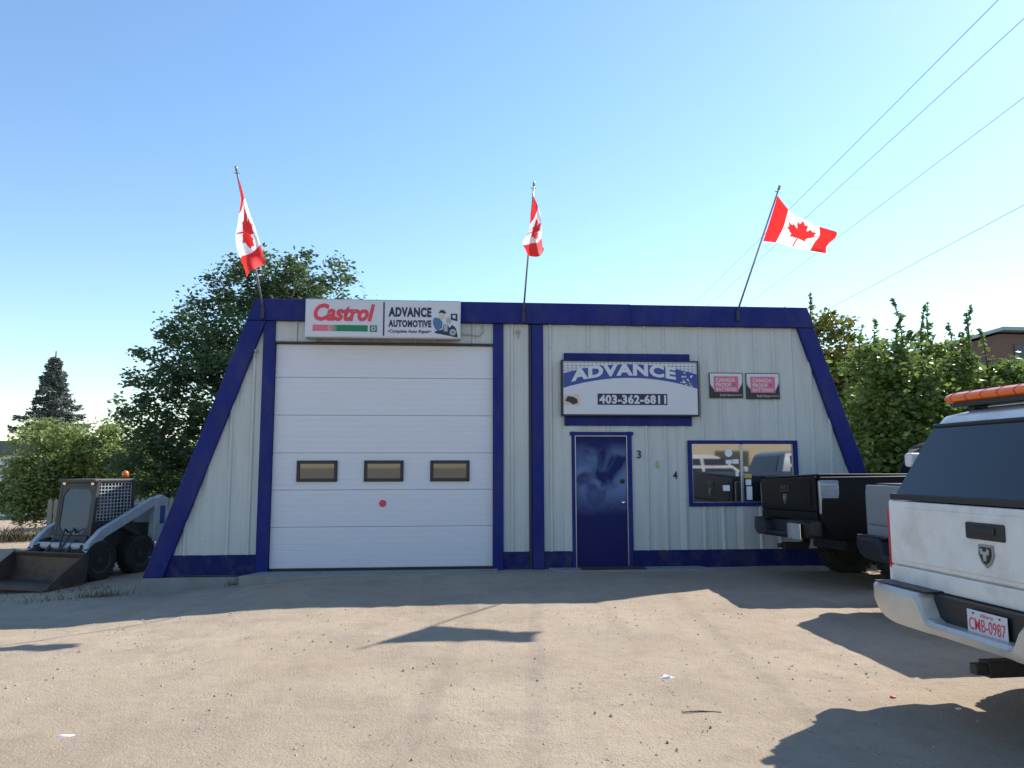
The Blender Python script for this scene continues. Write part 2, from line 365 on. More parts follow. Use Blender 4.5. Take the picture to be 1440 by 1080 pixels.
for nm, f, sg, wd in (('sloping_trim', lslope, 1, .29), ('sloping_trim', rslope, -1, .27)):
    zb = -.05; mb = MB()
    mb.prism([(f(zb), zb), (f(3.798), 3.798), (f(3.798)+sg*wd, 3.798), (f(zb)+sg*wd, zb)], -.085, .16); mb.build(nm, 'blue', B, bevel=.012)
for a, b in ((-3.835, -3.655), (-.30, -.137), (.312, .492)):
    MB().box(a, b, -.055, .05, -.01, 3.80).build('corner_post', 'blue', B, bevel=.008)
MB().box(.262, .309, -.03, .05, -.01, 3.80).build('downpipe_strip', 'navy', B, bevel=.008)
for a, b in ((lslope(.13)+.1, -3.838), (-.134, .26), (.495, .925), (1.895, 6.06)):
    MB().box(a, b, -.036, .04, -.03, .262).build('base_trim', 'bluebase', B, bevel=.006)
MB().box(-3.652, -.303, -.05, .06, 3.455, 3.482).build('door_header_lip', 'black', B)
# overhead door with six sections
OD = MB().box(-3.65, -.30, .062, .085, .03, 3.46).build('overhead_door', 'doorwhite', B)
zl = [.045, .656, 1.211, 1.772, 2.35, 2.934, 3.452]
for i in range(6):
    mb = MB(); z0, z1 = zl[i]+.002, zl[i+1]-.002; pr = [(.03, z0)]; k = 7
    for j in range(k):                               # shallow pressed ribs across each section
        za = z0+(z1-z0)*(j+.08)/k; zb = z0+(z1-z0)*(j+.92)/k
        pr += [(.0245, za), (.0245, zb)] + ([(.0265, zb+.006), (.0265, z0+(z1-z0)*(j+1.08)/k-.006)] if j < k-1 else [])
    pr += [(.03, z1), (.06, z1), (.06, z0)]
    mb.prism(pr, -3.648, -.302, 'x'); mb.build('door_section', 'doorwhite', OD)
MB().box(-3.648, -.302, .015, .06, .005, .042).build('bottom_seal', 'black', OD)
for a, b in ((-3.285, -2.675), (-2.275, -1.675), (-1.268, -.662)):
    z0, z1 = 1.335, 1.658; mb = MB()
    o_ = [(a, z0), (b, z0), (b, z1), (a, z1)]; i_ = [(a+.05, z0+.05), (b-.05, z0+.05), (b-.05, z1-.05), (a+.05, z1-.05)]
    for k in range(4):
        k2 = (k+1) % 4; q = [o_[k], o_[k2], i_[k2], i_[k]]; mb.prism(q, -.006, .028)
    mb.build('window_frame', 'black', OD, bevel=.006)
    MB().box(a+.045, b-.045, .010, .022, z0+.045, z1-.045).build('window_pane', 'doorpane', OD)
MB().lathe([(.055, .024), (.055, .018), (.04, .016)], (-1.983, 0, 1.005), 'y', 24).build('red_disc', 'printred', OD)
# entry door
ED = thing('x', None, None); ED.name = 'entry_door'; ED.parent = B
MB().box(.93, .984, -.045, .03, -.01, 2.105).build('door_jamb', 'blue', ED, bevel=.006); MB().box(1.818, 1.888, -.045, .03, -.01, 2.105).build('door_jamb', 'blue', ED, bevel=.006)
MB().box(.905, 1.915, -.052, .03, 2.045, 2.10).build('door_head', 'blue', ED, bevel=.006)
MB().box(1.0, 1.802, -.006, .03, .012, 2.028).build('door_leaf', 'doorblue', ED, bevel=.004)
mb = MB(); [MB().box(*q).build('metal_stop', 'galv', ED) for q in ((.986, .998, -.03, .03, 0, 2.043), (1.804, 1.816, -.03, .03, 0, 2.043), (.998, 1.804, -.03, .03, 2.031, 2.043))]
mb = MB(); mb.lathe([(.028, -.006), (.028, -.014), (.012, -.018), (.012, -.045), (.026, -.05), (.030, -.07), (.018, -.085), (.002, -.087)], (1.735, 0, 1.0), 'y', 16); mb.build('door_knob', 'chrome', ED, True)
mb = MB(); mb.lathe([(.034, -.006), (.034, -.018), (.022, -.028), (.002, -.029)], (1.735, 0, 1.33), 'y', 16); mb.build('deadbolt', 'black', ED, True)
MB().box(.99, 1.81, -.05, .03, -.03, .010).build('threshold', 'galv', ED)
# office window
WN = thing('x', None, None); WN.name = 'office_window'; WN.parent = B
for q in (((2.80, 4.60), (.93, .985)), ((2.80, 4.60), (1.915, 1.97)), ((2.80, 2.86), (.987, 1.913)), ((4.54, 4.60), (.987, 1.913))): MB().box(q[0][0], q[0][1], -.035, .06, q[1][0], q[1][1]).build('window_frame', 'blue', WN, bevel=.005)
MB().box(2.862, 3.66, .012, .02, .987, 1.913).build('window_pane', 'winglass', WN); MB().box(3.70, 4.538, .022, .03, .987, 1.913).build('window_pane', 'winglass', WN)
MB().box(3.66, 3.70, -.005, .04, .987, 1.913).build('mullion', 'galv', WN, bevel=.004)
mb = MB(); mb.box(2.864, 4.536, .0, .04, .988, 1.0); mb.box(2.864, 2.876, .0, .012, 1.0, 1.91); mb.box(4.526, 4.536, .0, .022, 1.0, 1.91); mb.build('track', 'galv', WN)
mb = MB(); mb.lathe([(.062, .010), (.062, .006)], (3.47, 0, 1.77), 'y', 24); mb.build('round_sticker', 'paper', WN)
for a, b, z0, z1 in ((3.42, 3.52, 1.60, 1.66), (3.53, 3.63, 1.60, 1.67), (3.575, 3.625, 1.40, 1.48), (3.36, 3.47, 1.17, 1.26)):
    MB().box(a, b, .006, .0105, z0, z1).build('paper_notice', 'paper', WN)
for a, b, z0, z1, mm in ((3.72, 3.84, 1.37, 1.44, 'brass'), (3.74, 3.83, 1.26, 1.35, 'paper'), (3.75, 3.84, 1.03, 1.24, 'paper')):
    MB().box(a, b, .016, .0205, z0, z1).build('paper_notice', mm, WN)
# house numbers, small fittings
for s, (u, z), mm in (('3', (2.005, 1.748), 'navy'), ('4', (2.288, 1.591), 'brass'), ('4', (2.582, 1.423), 'navy')):
    o = text('house_number', s, u-.035, u+.035, z-.062, z+.062, -.026, mm, B, offset=.01)
    sd_ = o.modifiers.new('s', 'SOLIDIFY'); sd_.thickness = .006
for px, py in ((728, 467), (361, 494)):
    u, v, z = at(px, py); mb = MB(); mb.lathe([(.03, -.02), (.03, -.05), (.012, -.055), (.012, -.10)], (u, 0, z), 'y', 12); mb.tube([(u, -.09, z), (u+.01, -.10, z-.06), (u, -.08, z-.11)], .008, 6); mb.build('wall_hook', 'grey', B)
mb = MB(); mb.tube([(-.47, -.03, 3.80), (-.46, -.03, 3.66), (-.52, -.035, 3.60), (-.80, -.05, 3.63)], .008, 6); mb.build('sign_cable', 'grey', B)
for z in (1.52, 1.27):                              # old screw holes beside the numbers
    pass

# concrete aprons, step and mat
def slab(name, pts, z0, z1, label, cat):
    mb = MB(); mb.prism([fw(p[0], p[1], 0)[:2] for p in pts], z0, z1, 'z'); o = mb.build(name, 'concrete', None, bevel=.012); return tag(o, label, cat)
slab('door_apron', [(-3.75, -.06), (-3.95, -.50), (-3.2, -.62), (-1.9, -.50), (-.9, -.56), (-.25, -.40), (-.22, -.06)], -.3, .018, 'worn concrete apron at the foot of the white overhead door', 'apron')
slab('door_step', [(.55, -.06), (.75, -.42), (2.0, -.46), (3.1, -.38), (2.9, -.06)], -.25, .022, 'low concrete step slab below the blue entry door', 'step')
o = MB().box(0, .98, -.28, 0, 0, .014).build('door_mat', 'rubbermat', None, bevel=.004); o.location = fw(1.02, -.10, .023); o.rotation_euler[2] = FA
tag(o, 'dark brown doormat on the step below the blue entry door', 'doormat')

# ------------------------------------------------------------------ signs
def poly(name, pts, y, m, parent, th=.003):
    return MB().prism(pts, y, y-th).build(name, m, parent)
# light box over the overhead door: local x along the wall, y into the wall, z up
u0, _, zc = at(428, 474, -.30); u1, _, zt = at(648, 423, -.30); W, H = u1-u0, zt-zc
SG = fthing('lightbox_sign', 'long white lightbox sign with red lettering hung above the overhead door', 'sign', u0, -.30, zc)
MB().box(0, W, .012, .22, 0, H).build('box', 'galv', SG, bevel=.01)
MB().box(.02, W-.02, 0, .012, .02, H-.02).build('face', 'signwhite', SG)
for a in (.3, W-.36): MB().box(a, a+.06, .22, .30, .1, H-.1).build('bracket', 'grey', SG)
def sx(p): return (p-428)/(648-428)*W
def sz(p): return (474-p)/(474-421.5)*H
text('lettering', 'Castrol', sx(440), sx(526), sz(452), sz(428), -.003, 'printred', SG, shear=.25, offset=.045)
mb = MB().box(sx(439), sx(460), -.004, 0, sz(465.5), sz(457)); mb.build('stripe', 'pink', SG)
for k in range(8):
    f = k/7; mm = mat('stripe_fade', tuple(a*(1-f)+b*f for a, b in zip((.62, .25, .28), (.05, .25, .13))), .5)
    MB().box(sx(460+k*1.6), sx(461.6+k*1.6), -.004, 0, sz(465.5), sz(457)).build('stripe', mm, SG)
MB().box(sx(472.8), sx(516), -.004, 0, sz(465.5), sz(457)).build('stripe', 'green', SG)
MB().box(sx(519), sx(529), -.004, 0, sz(466), sz(457)).build('square_logo', 'green', SG)
MB().lathe([(.035, -.004), (.035, -.006), (.022, -.006), (.022, -.004)], ((sx(519)+sx(529))/2, 0, (sz(466)+sz(457))/2), 'y', 20).build('ring_logo', 'signwhite', SG)
MB().box(sx(537.5), sx(539.5), -.004, 0, sz(471), sz(425)).build('divider', 'navy', SG)
text('lettering', 'ADVANCE', sx(545), sx(606), sz(445), sz(431.5), -.003, 'navy', SG, offset=.055, spacing=1.12)
text('lettering', 'AUTOMOTIVE', sx(545), sx(606), sz(459), sz(449), -.003, 'navy', SG, offset=.055, spacing=1.12)
text('lettering', '•Complete Auto Repair•', sx(544.5), sx(606), sz(468), sz(462), -.003, 'navy', SG, shear=.2, offset=.025)
# printed picture: a figure in cap and blue overalls bent over an engine
def P(*pp): return [(sx(608+a*.385), sz(478-.0-(100-b)*.0-0-(0)-(58-b*.58))) for a, b in pp]
def Q(*pp): return [(sx(607.5+a/100*36.5), sz(470-b/100*36)) for a, b in pp]
poly('picture', Q((3, 62), (10, 70), (28, 66), (40, 52), (38, 30), (20, 18), (8, 30), (2, 48)), 0, 'denim', SG, .002)
poly('picture', Q((26, 70), (36, 60), (46, 66), (48, 82), (38, 92), (28, 86)), -.0022, 'skin', SG, .002)
poly('picture', Q((24, 86), (32, 98), (44, 98), (54, 88), (48, 84), (36, 88)), -.0044, 'navy', SG, .002)
poly('picture', Q((8, 16), (12, 10), (98, -6), (99, 2), (92, 30), (78, 42), (66, 30), (60, 44), (44, 46), (40, 24)), -.0022, 'navy', SG, .002)
poly('picture', Q((44, 18), (60, 16), (60, 44), (44, 46)), -.0046, 'grey', SG, .002)
MB().lathe([(.05, -.0046), (.05, -.006), (.022, -.006), (.022, -.0046)], (Q((80, 14))[0][0], 0, Q((80, 14))[0][1]), 'y', 18).build('picture', 'grey', SG)
poly('picture', Q((72, 62), (98, 56), (98, 84), (91, 84), (91, 66), (79, 68), (79, 80), (91, 80), (91, 85), (72, 84)), -.0022, 'navy', SG, .002)
poly('picture', Q((56, 50), (70, 46), (74, 62), (62, 72), (54, 64)), -.0022, 'grey', SG, .002)
for k in range(3): MB().box(.25+k*.8, .27+k*.8, .08, .16, H, H+.02).build('lifting_eye', 'grey', SG)

# ADVANCE sign
u0, _, zc = at(790, 585, -.14); u1, _, zt = at(982, 507.5, -.14); W2, H2 = u1-u0, zt-zc
AS = fthing('arched_name_sign', 'white rectangular sign with blue arched band and phone number above the entry door', 'sign', u0, -.14, zc)
MB().box(0, W2, .008, .10, 0, H2).build('sign_frame', 'black', AS, bevel=.008)
MB().box(.03, W2-.03, 0, .008, .03, H2-.03).build('face', 'signwhite', AS)
MB().box(.06, W2-.11, .10, .14, H2+.0, H2+.12).build('backing_board', 'blue', AS); MB().box(.06, W2-.10, .10, .14, -.145, 0).build('backing_board', 'blue', AS)
def ax(p): return (p-770-24/1440*0)*W2/193*1.0
def bx_(q): return (q-85)/(872-85)*W2            # from the enlarged crop
def bz_(q): return (430-q)/(430-112)*H2
arc = lambda x, zm, ze: zm-(zm-ze)*((x-W2/2)/(W2/2-.03))**2
N = 24; xs_ = [.032+(W2-.064)*k/N for k in range(N+1)]
poly('arch_band', [(x, arc(x, bz_(213), bz_(272))) for x in xs_]+[(x, arc(x, bz_(135), bz_(190))) for x in reversed(xs_)], 0, 'printblue', AS, .002)
mb = MB()
for k in range(34):
    x = .04+k*(W2-.08)/33; zz = arc(x, bz_(135), bz_(190)); mb.box(x-.0025, x+.0025, -.0015, 0, zz, H2-.032)
for zz in (bz_(128), bz_(145), bz_(160), bz_(175)):
    for sg in (-1, 1):
        r = (bz_(135)-zz)/(bz_(135)-bz_(190)); xx = math.sqrt(max(r, 0))*(W2/2-.03) if r > 0 else 0
        a, b = (W2/2+xx, W2-.04) if sg > 0 else (.04, W2/2-xx)
        if b > a: mb.box(a, b, -.0013, 0, zz-.0025, zz+.0025)
mb.build('grid_print', 'navy', AS)
text('lettering', 'ADVANCE', bx_(140), bx_(738), bz_(249)+0, bz_(178), -.004, 'signwhite', AS, offset=.05, spacing=1.1, warp=lambda x: arc(x, .135, .0))
mb = MB()
for k in range(26): 
    a, b = random.random(), random.random(); x = bx_(765+a*70); z = arc(x, bz_(140+b*70), bz_(200+b*70)); s_ = random.uniform(.006, .018); mb.box(x-s_, x+s_, -.0045, -.002, z-s_*.7, z+s_*.8)
tag(mb.build('engine_print', 'signwhite', AS), None, None, kind='stuff')
MB().box(bx_(288), bx_(686), -.003, 0, bz_(366), bz_(303)).build('number_panel', 'navy', AS)
text('lettering', '403-362-6811', bx_(297), bx_(679), bz_(360), bz_(309), -.005, 'signwhite', AS, offset=.045, spacing=1.1)
MB().box(bx_(98), bx_(186), -.003, 0, bz_(370), bz_(310)).build('small_picture', 'skin', AS)
poly('small_picture', [(bx_(a), bz_(b)) for a, b in ((104, 345), (120, 318), (150, 322), (172, 335), (176, 356), (150, 366), (128, 352))], -.003, 'black', AS, .002)
mb = MB(); mb.tube([(W2*.5, .06, H2+.10), (W2*.51, .03, H2+.04), (W2*.51, .02, H2)], .008, 6); mb.build('cable', 'black', AS)

# two battery signs
for k, (pa, pb, lab) in enumerate((((997, 524), (1045.5, 560), 'left one of the two small pink and black battery signs'), ((1048.5, 524.5), (1097, 561.5), 'right one of the two small pink and black battery signs'))):
    u0, _, zt = at(*pa, -.035); u1, _, zc = at(*pb, -.035); w_, h_ = u1-u0, zt-zc
    t = fthing('battery_sign', lab, 'sign', u0, -.035, zc, 'battery signs on the siding')
    MB().box(0, w_, 0, .012, 0, h_).build('plate', 'black', t); MB().box(.012, w_-.012, -.002, 0, h_*.34, h_-.012).build('upper_print', 'signwhite', t)
    mb = MB()
    for sgn in (0, 1):
        for j in range(4):
            xb = .02+j*.016 if sgn == 0 else w_-.02-j*.016; hh = h_*(.62-.09*j+random.uniform(-.04, .04)); mb.prism([(xb-.014, h_*.335), (xb+.014, h_*.335), (xb, hh)], -.004, -.002)
    tag(mb.build('tree_print', 'navy', t), None, None, kind='stuff')
    MB().box(w_*.13, w_*.86, -.008, -.004, h_*.24, h_*.86).build('pink_panel', 'pink', t, bevel=.012)
    for s, z0, z1, a, b in (('CANADA', .64, .79, .19, .76), ('PROOF', .45, .60, .19, .64), ('BATTERIES', .29, .41, .19, .80)):
        text('lettering', s, w_*a, w_*b, h_*z0, h_*z1, -.0105, 'signwhite', t, offset=.02)
    MB().lathe([(.020, -.009), (.020, -.0105)], (w_*.735, 0, h_*.525), 'y', 16).build('badge', 'navy', t)
    mb = MB(); c = (w_*.735, h_*.525); mb.box(c[0]-.011, c[0]+.011, -.0125, -.0105, c[1]-.003, c[1]+.003); mb.box(c[0]-.003, c[0]+.003, -.0127, -.0104, c[1]-.011, c[1]+.011); mb.build('badge_cross', 'signwhite', t)
    text('lettering', 'Sold Here', w_*.31, w_*.69, h_*.08, h_*.17, -.003, 'signwhite', t); MB().box(w_*.7, w_*.97, -.002, 0, h_*.115, h_*.13).build('rule', 'signwhite', t)

# ------------------------------------------------------------------ flags
LEAF = [(0, .5), (.085, .345), (.18, .39), (.135, .12), (.275, .27), (.31, .20), (.455, .225), (.41, .08), (.48, .04), (.24, -.16), (.265, -.245), (.02, -.21), (.03, -.5)]
LEAF = LEAF+[(-x, y) for x, y in reversed(LEAF[1:])]
def inleaf(x, y):
    c = False; j = len(LEAF)-1
    for i in range(len(LEAF)):
        a, b = LEAF[i], LEAF[j]
        if (a[1] > y) != (b[1] > y) and x < (b[0]-a[0])*(y-a[1])/(b[1]-a[1])+a[0]: c = not c
        j = i
    return c
def crom(p, t):
    n = len(p)-1; k = min(int(t*n), n-1); f = t*n-k; g_ = lambda i: np.array(p[max(0, min(n, i))])
    a, b, c, d = g_(k-1), g_(k), g_(k+1), g_(k+2)
    return .5*((2*b)+(-a+c)*f+(2*a-5*b+4*c-d)*f*f+(-a+3*b-3*c+d)*f**3)
def flag(label, pole_px, vtip, rows, fold, seed):
    b = at(*pole_px[0], -.11); tip = at(*pole_px[1], vtip); t = fthing('flag', label, 'flag', *b, 'flags on the fascia')
    loc = lambda p: (p[0]-b[0], p[1]-b[1], p[2]-b[2])
    tp = Vector(loc(tip)); MB().tube([tp*-.03, tp*.5, tp], [.016, .014, .012], 10).build('pole', 'grey', t, True)
    mb = MB(); mb.tube([tp*.98, tp*1.012], .02, 10); e1 = tp*.965; mb.tube([e1-Vector((.045, 0, 0)), e1+Vector((.045, 0, 0))], .007, 6); mb.build('finial', 'grey', t, True)
    MB().box(-.03, .03, -.03, .02, -.16, .02).build('bracket', 'navy', t, bevel=.008)
    NS, NT = 110, 56; V = []; ph = seed*1.7
    for j in range(NT+1):
        for i in range(NS+1):
            s, q = i/NS, j/NT; r = [crom([at(p[0], p[1], p[2]) for p in row], s) for row in rows]
            l0, l1, l2 = 2*(q-.5)*(q-1), 4*q*(1-q), 2*q*(q-.5)
            p = r[0]*l0+r[1]*l1+r[2]*l2
            p = p+np.array([.012*math.sin(9*s+5*q+ph)*s, fold*s*math.sin(7.5*q+4.5*s+ph)+.5*fold*s*math.sin(13*s-4*q+ph), .012*s*math.sin(11*q+3*s+ph)])
            V.append(loc(p))
    Fs = []; mi = []
    for j in range(NT):
        for i in range(NS):
            Fs.append((j*(NS+1)+i, j*(NS+1)+i+1, (j+1)*(NS+1)+i+1, (j+1)*(NS+1)+i)); s, q = (i+.5)/NS, (j+.5)/NT
            mi.append(0 if (s < .25 or s > .75 or inleaf((s-.5)*2.0/.88, (.5-q)/.88)) else 1)
    me = bpy.data.meshes.new('cloth'); me.from_pydata(V, [], Fs); me.materials.append(M['red']); me.materials.append(M['white']); me.polygons.foreach_set('material_index', mi)
    link('cloth', me, None, t, True)
flag('limp red and white maple leaf flag drooping on the pole nearest the big dark tree', ((370, 434), (332, 236)), -.85,
     [[(334, 246, -.81), (349, 292, -.86), (364, 335, -.95), (374, 366, -1.0)], [(337, 260, -.75), (343, 300, -.95), (350, 345, -1.1), (359, 378, -1.15)], [(340, 276, -.68), (335, 312, -.8), (334, 352, -.9), (346, 389, -.95)]], .07, 1)
flag('small bunched maple leaf flag on the middle pole', ((736, 440), (751, 258)), -.85,
     [[(749.5, 274, -.78), (759, 298, -.9), (762, 325, -1.0), (766, 349, -1.1)], [(748, 287, -.72), (753, 312, -1.0), (753, 336, -1.2), (754, 361, -1.3)], [(746, 300, -.66), (744, 322, -.8), (735, 338, -.95), (741, 351, -1.05)]], .08, 2)
flag('maple leaf flag blown out to the right on the leaning pole by the power lines', ((1037, 438), (1096, 263)), -.85,
     [[(1093, 275, -.79), (1116, 301, -.98), (1147, 314, -1.2), (1174, 328, -1.35)], [(1084, 306, -.64), (1110, 322, -.88), (1140, 334, -1.1), (1168, 342, -1.25)], [(1073, 339, -.50), (1099, 342, -.72), (1130, 351, -.98), (1160, 357, -1.1)]], .05, 3)

# ------------------------------------------------------------------ power lines
for k, (x, z, lab) in enumerate(((7.3, 9.0, 'topmost thin overhead wire crossing the sky at the right'), (8.02, 9.0, 'second overhead wire from the top in the right sky'),
                  (9.72, 9.0, 'third overhead wire from the top passing behind the right flag'), (9.9, 7.0, 'lowest overhead cable at the right above the hedge'))):
    mb = MB(); mb.tube([(x+(y*.026), y, z-.25*(1-((y-20)/35)**2)+.0) for y in np.linspace(-14, 55, 24)], .006, 6); tag(mb.build('power_line', 'wire', None, True), lab, 'wire', 'overhead power lines')

# ------------------------------------------------------------------ pickups
def wheel(parent, c, side, R=.40, Wd=.27, rimm='galv'):
    s = side; t = MB().lathe([(R*.60, -Wd*.42), (R*.66, -Wd*.5), (R*.9, -Wd*.5), (R*.97, -Wd*.42), (R, -Wd*.28), (R, Wd*.28), (R*.97, Wd*.42), (R*.9, Wd*.5), (R*.66, Wd*.5), (R*.60, Wd*.42)], (0, 0, 0), 'y', 36)
    for k in range(30):
        a = 2*PI*k/30
        for yy in (-.3, .0, .3):
            aa = a+(.1 if yy == 0 else 0); q = Matrix.Rotation(-aa, 3, 'Y'); o = len(t.v); b_ = MB().box(R-.01, R+.012, Wd*(yy-.12), Wd*(yy+.12), -.022, .022); t.add([q @ Vector(v) for v in b_.v], b_.f)
    w_ = t.build('wheel', 'rubber', parent); w_.location = c
    r = MB().lathe([(R*.60, Wd*.30*s), (R*.62, Wd*.46*s), (R*.56, Wd*.44*s), (R*.50, Wd*.20*s), (R*.2, Wd*.28*s), (R*.16, Wd*.42*s), (.01, Wd*.43*s)], (0, 0, 0), 'y', 32)
    for k in range(8):
        a = 2*PI*k/8; q = Matrix.Rotation(a, 3, 'Y'); b_ = MB().box(R*.17, R*.55, Wd*.22*s, Wd*.36*s, -.028, .028); r.add([q @ Vector(v) for v in b_.v], b_.f)
    r.build('rim', rimm, w_)
def pickup(name, label, loc, rotz, paint, lift=0.0, topper=False, bumper='bumperpaint', lens='redlens', flare=False, tonneau=False, roll=0):
    t = thing(name, label, 'pickup truck', loc, rotz); t.rotation_euler[0] = roll
    hw = .99; z_ = lambda z: z+lift; R = .40+lift*.35
    def arch(cx, r, n=12): return [(cx+r*math.cos(a), R+r*math.sin(a)) for a in np.linspace(PI, 0, n)]
    def side_body(prof, zs, nm):
        mb = MB().prism(prof, -hw, hw); me = bpy.data.meshes.new(nm); me.from_pydata(mb.v, [], mb.f); bm = bmesh.new(); bm.from_mesh(me)
        bmesh.ops.recalc_face_normals(bm, faces=bm.faces)
        for z in zs: bmesh.ops.bisect_plane(bm, geom=bm.verts[:]+bm.edges[:]+bm.faces[:], plane_co=(0, 0, z), plane_no=(0, 0, 1))
        for v in bm.verts:
            k = (v.co.z-z_(.95))/.5; v.co.y *= 1-.045*max(0, k)**2-.05*max(0, -k)**2
        bm.to_mesh(me); bm.free(); return link(nm, me, paint, t, False, .022, 3)
    zs = [z_(z) for z in (.62, .72, .82, .92, 1.02, 1.12, 1.22, 1.30)]
    zb = z_(.56)
    side_body([(.10, zb+.18), (.06, z_(.80)), (.08, z_(1.36)), (2.04, z_(1.38)), (2.04, zb)]+[(1.25+.50, zb)]+[p for p in reversed(arch(1.25, .50)) if p[1] > zb]+[(.75, zb), (.25, zb)], zs, 'bed')
    side_body([(2.075, zb-.06), (2.075, z_(1.38)), (4.25, z_(1.36)), (5.50, z_(1.24)), (5.72, z_(1.10)), (5.78, z_(.80)), (5.74, zb)]+[(4.78+.52, zb)]+[p for p in reversed(arch(4.78, .50)) if p[1] > zb]+[(4.26, zb-.04)], zs, 'cab_body')
    def ring(z, x0, x1, w_, cr=.10): return [(x0, -w_+cr, z), (x0+cr*.5, -w_, z), (x1-cr, -w_, z), (x1, -w_+cr*2, z), (x1, w_-cr*2, z), (x1-cr, w_, z), (x0+cr*.5, w_, z), (x0, w_-cr, z)]
    gh = MB().loft([ring(z_(1.355), 2.09, 4.32, .93), ring(z_(1.60), 2.17, 3.98, .86), ring(z_(1.84), 2.26, 3.62, .765), ring(z_(1.90), 2.40, 3.45, .69)]); gh.build('cab_roof', paint, t, bevel=.02, seg=3)
    for sg in (-1, 1):
        for x0, x1, x2, x3 in ((2.35, 3.10, 3.08, 2.42), (3.17, 4.02, 3.62, 3.16)):
            mb = MB(); zz0, zz1 = z_(1.40), z_(1.80); mb.loft([[(x0, sg*.926, zz0), (x1, sg*.926, zz0), (x2, sg*.79, zz1), (x3, sg*.79, zz1)], [(x0, sg*.85, zz0), (x1, sg*.85, zz0), (x2, sg*.70, zz1), (x3, sg*.70, zz1)]]); mb.build('side_window', 'darkglass', t)
        mb = MB(); mb.box(4.0, 4.12, sg*1.0 if sg > 0 else -1.24, 1.24 if sg > 0 else -1.0, z_(1.36), z_(1.60)); mb.build('mirror', 'black' if paint != 'truckwhite' else 'truckwhite', t, bevel=.03)
        MB().box(4.02, 4.06, min(sg*.9, sg*1.02), max(sg*.9, sg*1.02), z_(1.40), z_(1.44)).build('mirror_arm', 'black', t)
        MB().box(5.60, 5.79, min(sg*.6, sg*.93), max(sg*.6, sg*.93), z_(.92), z_(1.10)).build('headlight', 'smokelens', t, bevel=.03)
        for x in (2.55, 3.35):
            MB().box(x, x+.16, min(sg*.985, sg*1.01), max(sg*.985, sg*1.01), z_(1.12), z_(1.16)).build('door_handle', 'black', t, bevel=.008)
        # tail lamp wrapping the corner
        mb = MB(); mb.box(.055, .32 if flare else .20, min(sg*.925, sg*.986), max(sg*.925, sg*(1.014 if flare else .986)), z_(.88), z_(1.32)); mb.build('tail_lamp', lens, t, bevel=.025, seg=3)
        if flare:
            fl = MB(); a0 = arch(1.25, .50, 16); a1 = arch(1.25, .60, 16); y0, y1 = sg*.95, sg*1.07
            fl.loft([[(p[0], y0, p[1]), (q[0], y0, q[1]), (q[0], sg*1.0, q[1]), (p[0], y1, p[1])] for p, q in zip(a0, a1)]); fl.build('fender_flare', 'black', t)
        for x in (1.25, 4.78): wheel(t, (x, sg*(.83+lift*.25), R), sg, R, .27+lift*.3, 'black' if paint == 'truckblack' else 'galv')
    mb = MB(); mb.loft([[(4.30, -.82, z_(1.39)), (4.30, .82, z_(1.39)), (3.66, .68, z_(1.82)), (3.66, -.68, z_(1.82))], [(4.15, -.8, z_(1.39)), (4.15, .8, z_(1.39)), (3.55, .66, z_(1.80)), (3.55, -.66, z_(1.80))]]); mb.build('windscreen', 'darkglass', t)
    mb = MB(); mb.loft([[(2.085, -.75, z_(1.42)), (2.085, .75, z_(1.42)), (2.225, .66, z_(1.80)), (2.225, -.66, z_(1.80))], [(2.2, -.75, z_(1.42)), (2.2, .75, z_(1.42)), (2.3, .66, z_(1.80)), (2.3, -.66, z_(1.80))]]); mb.build('rear_window', 'darkglass', t)
    MB().box(5.72, 5.86, -.95, .95, z_(.52), z_(.74)).build('front_bumper', bumper, t, bevel=.03); MB().box(5.70, 5.795, -.55, .55, z_(.82), z_(1.10)).build('grille', 'black', t, bevel=.02)
    MB().box(.6, 5.4, -.5, .5, z_(.40), z_(.58)).build('chassis', 'black', t)
    # tailgate: pressed panel with raised border, handle, shield emblem
    MB().box(.03, .075, -.915, .915, z_(.80), z_(.918)).build('tailgate_lower_panel', paint, t, bevel=.01); tg = MB(); tg.box(.03, .075, -.915, .915, z_(.926), z_(1.365)); tgo = tg.build('tailgate', paint, t, bevel=.014, seg=3)
    MB().box(.022, .032, -.80, .80, z_(.96), z_(1.32)).build('pressed_panel', paint, tgo, bevel=.008)
    MB().box(.006, .030, -.15, .15, z_(1.17), z_(1.27)).build('handle_bezel', 'black', tgo, bevel=.02, seg=3); MB().box(-.006, .008, -.09, .09, z_(1.205), z_(1.245)).build('handle', 'black', tgo, bevel=.008)
    sh = [(-.055, .06), (.055, .06), (.06, .0), (.035, -.05), (0, -.075), (-.035, -.05), (-.06, .0)]
    MB().prism([(a, z_(1.085)+b) for a, b in sh], .012, .022, 'x').build('emblem', 'grey', tgo)
    MB().prism([(a*.75, z_(1.085)+b*.75) for a, b in sh], .008, .0125, 'x').build('emblem_field', 'black', tgo)
    rh = [(-.038, .03), (-.02, .04), (-.012, .02), (.012, .02), (.02, .04), (.038, .03), (.03, 0), (.016, .004), (.010, -.035), (-.010, -.035), (-.016, .004), (-.03, 0)]
    MB().prism([(a, z_(1.085)+b) for a, b in rh], .004, .0085, 'x').build('emblem_head', 'galv', tgo)
    # rear bumper: deep ends, low middle
    st = []
    for y in np.linspace(-1.0, 1.0, 41):
        a = abs(y); top = .80 if a > .42 else (.64 if a < .34 else .64+.16*(a-.34)/.08); fx = -.16+.10*max(0, (a-.55)/.45)**2.2+(.0 if a > .34 else .015)
        bz = .57+.06*max(0, (a-.6)/.4)**2; st.append([(fx+.02, y, z_(bz)), (fx, y, z_(bz+.05)), (fx, y, z_(top-.03)), (fx+.03, y, z_(top)), (.09 if a < .97 else .03, y, z_(top)), (.09 if a < .97 else .03, y, z_(bz))])
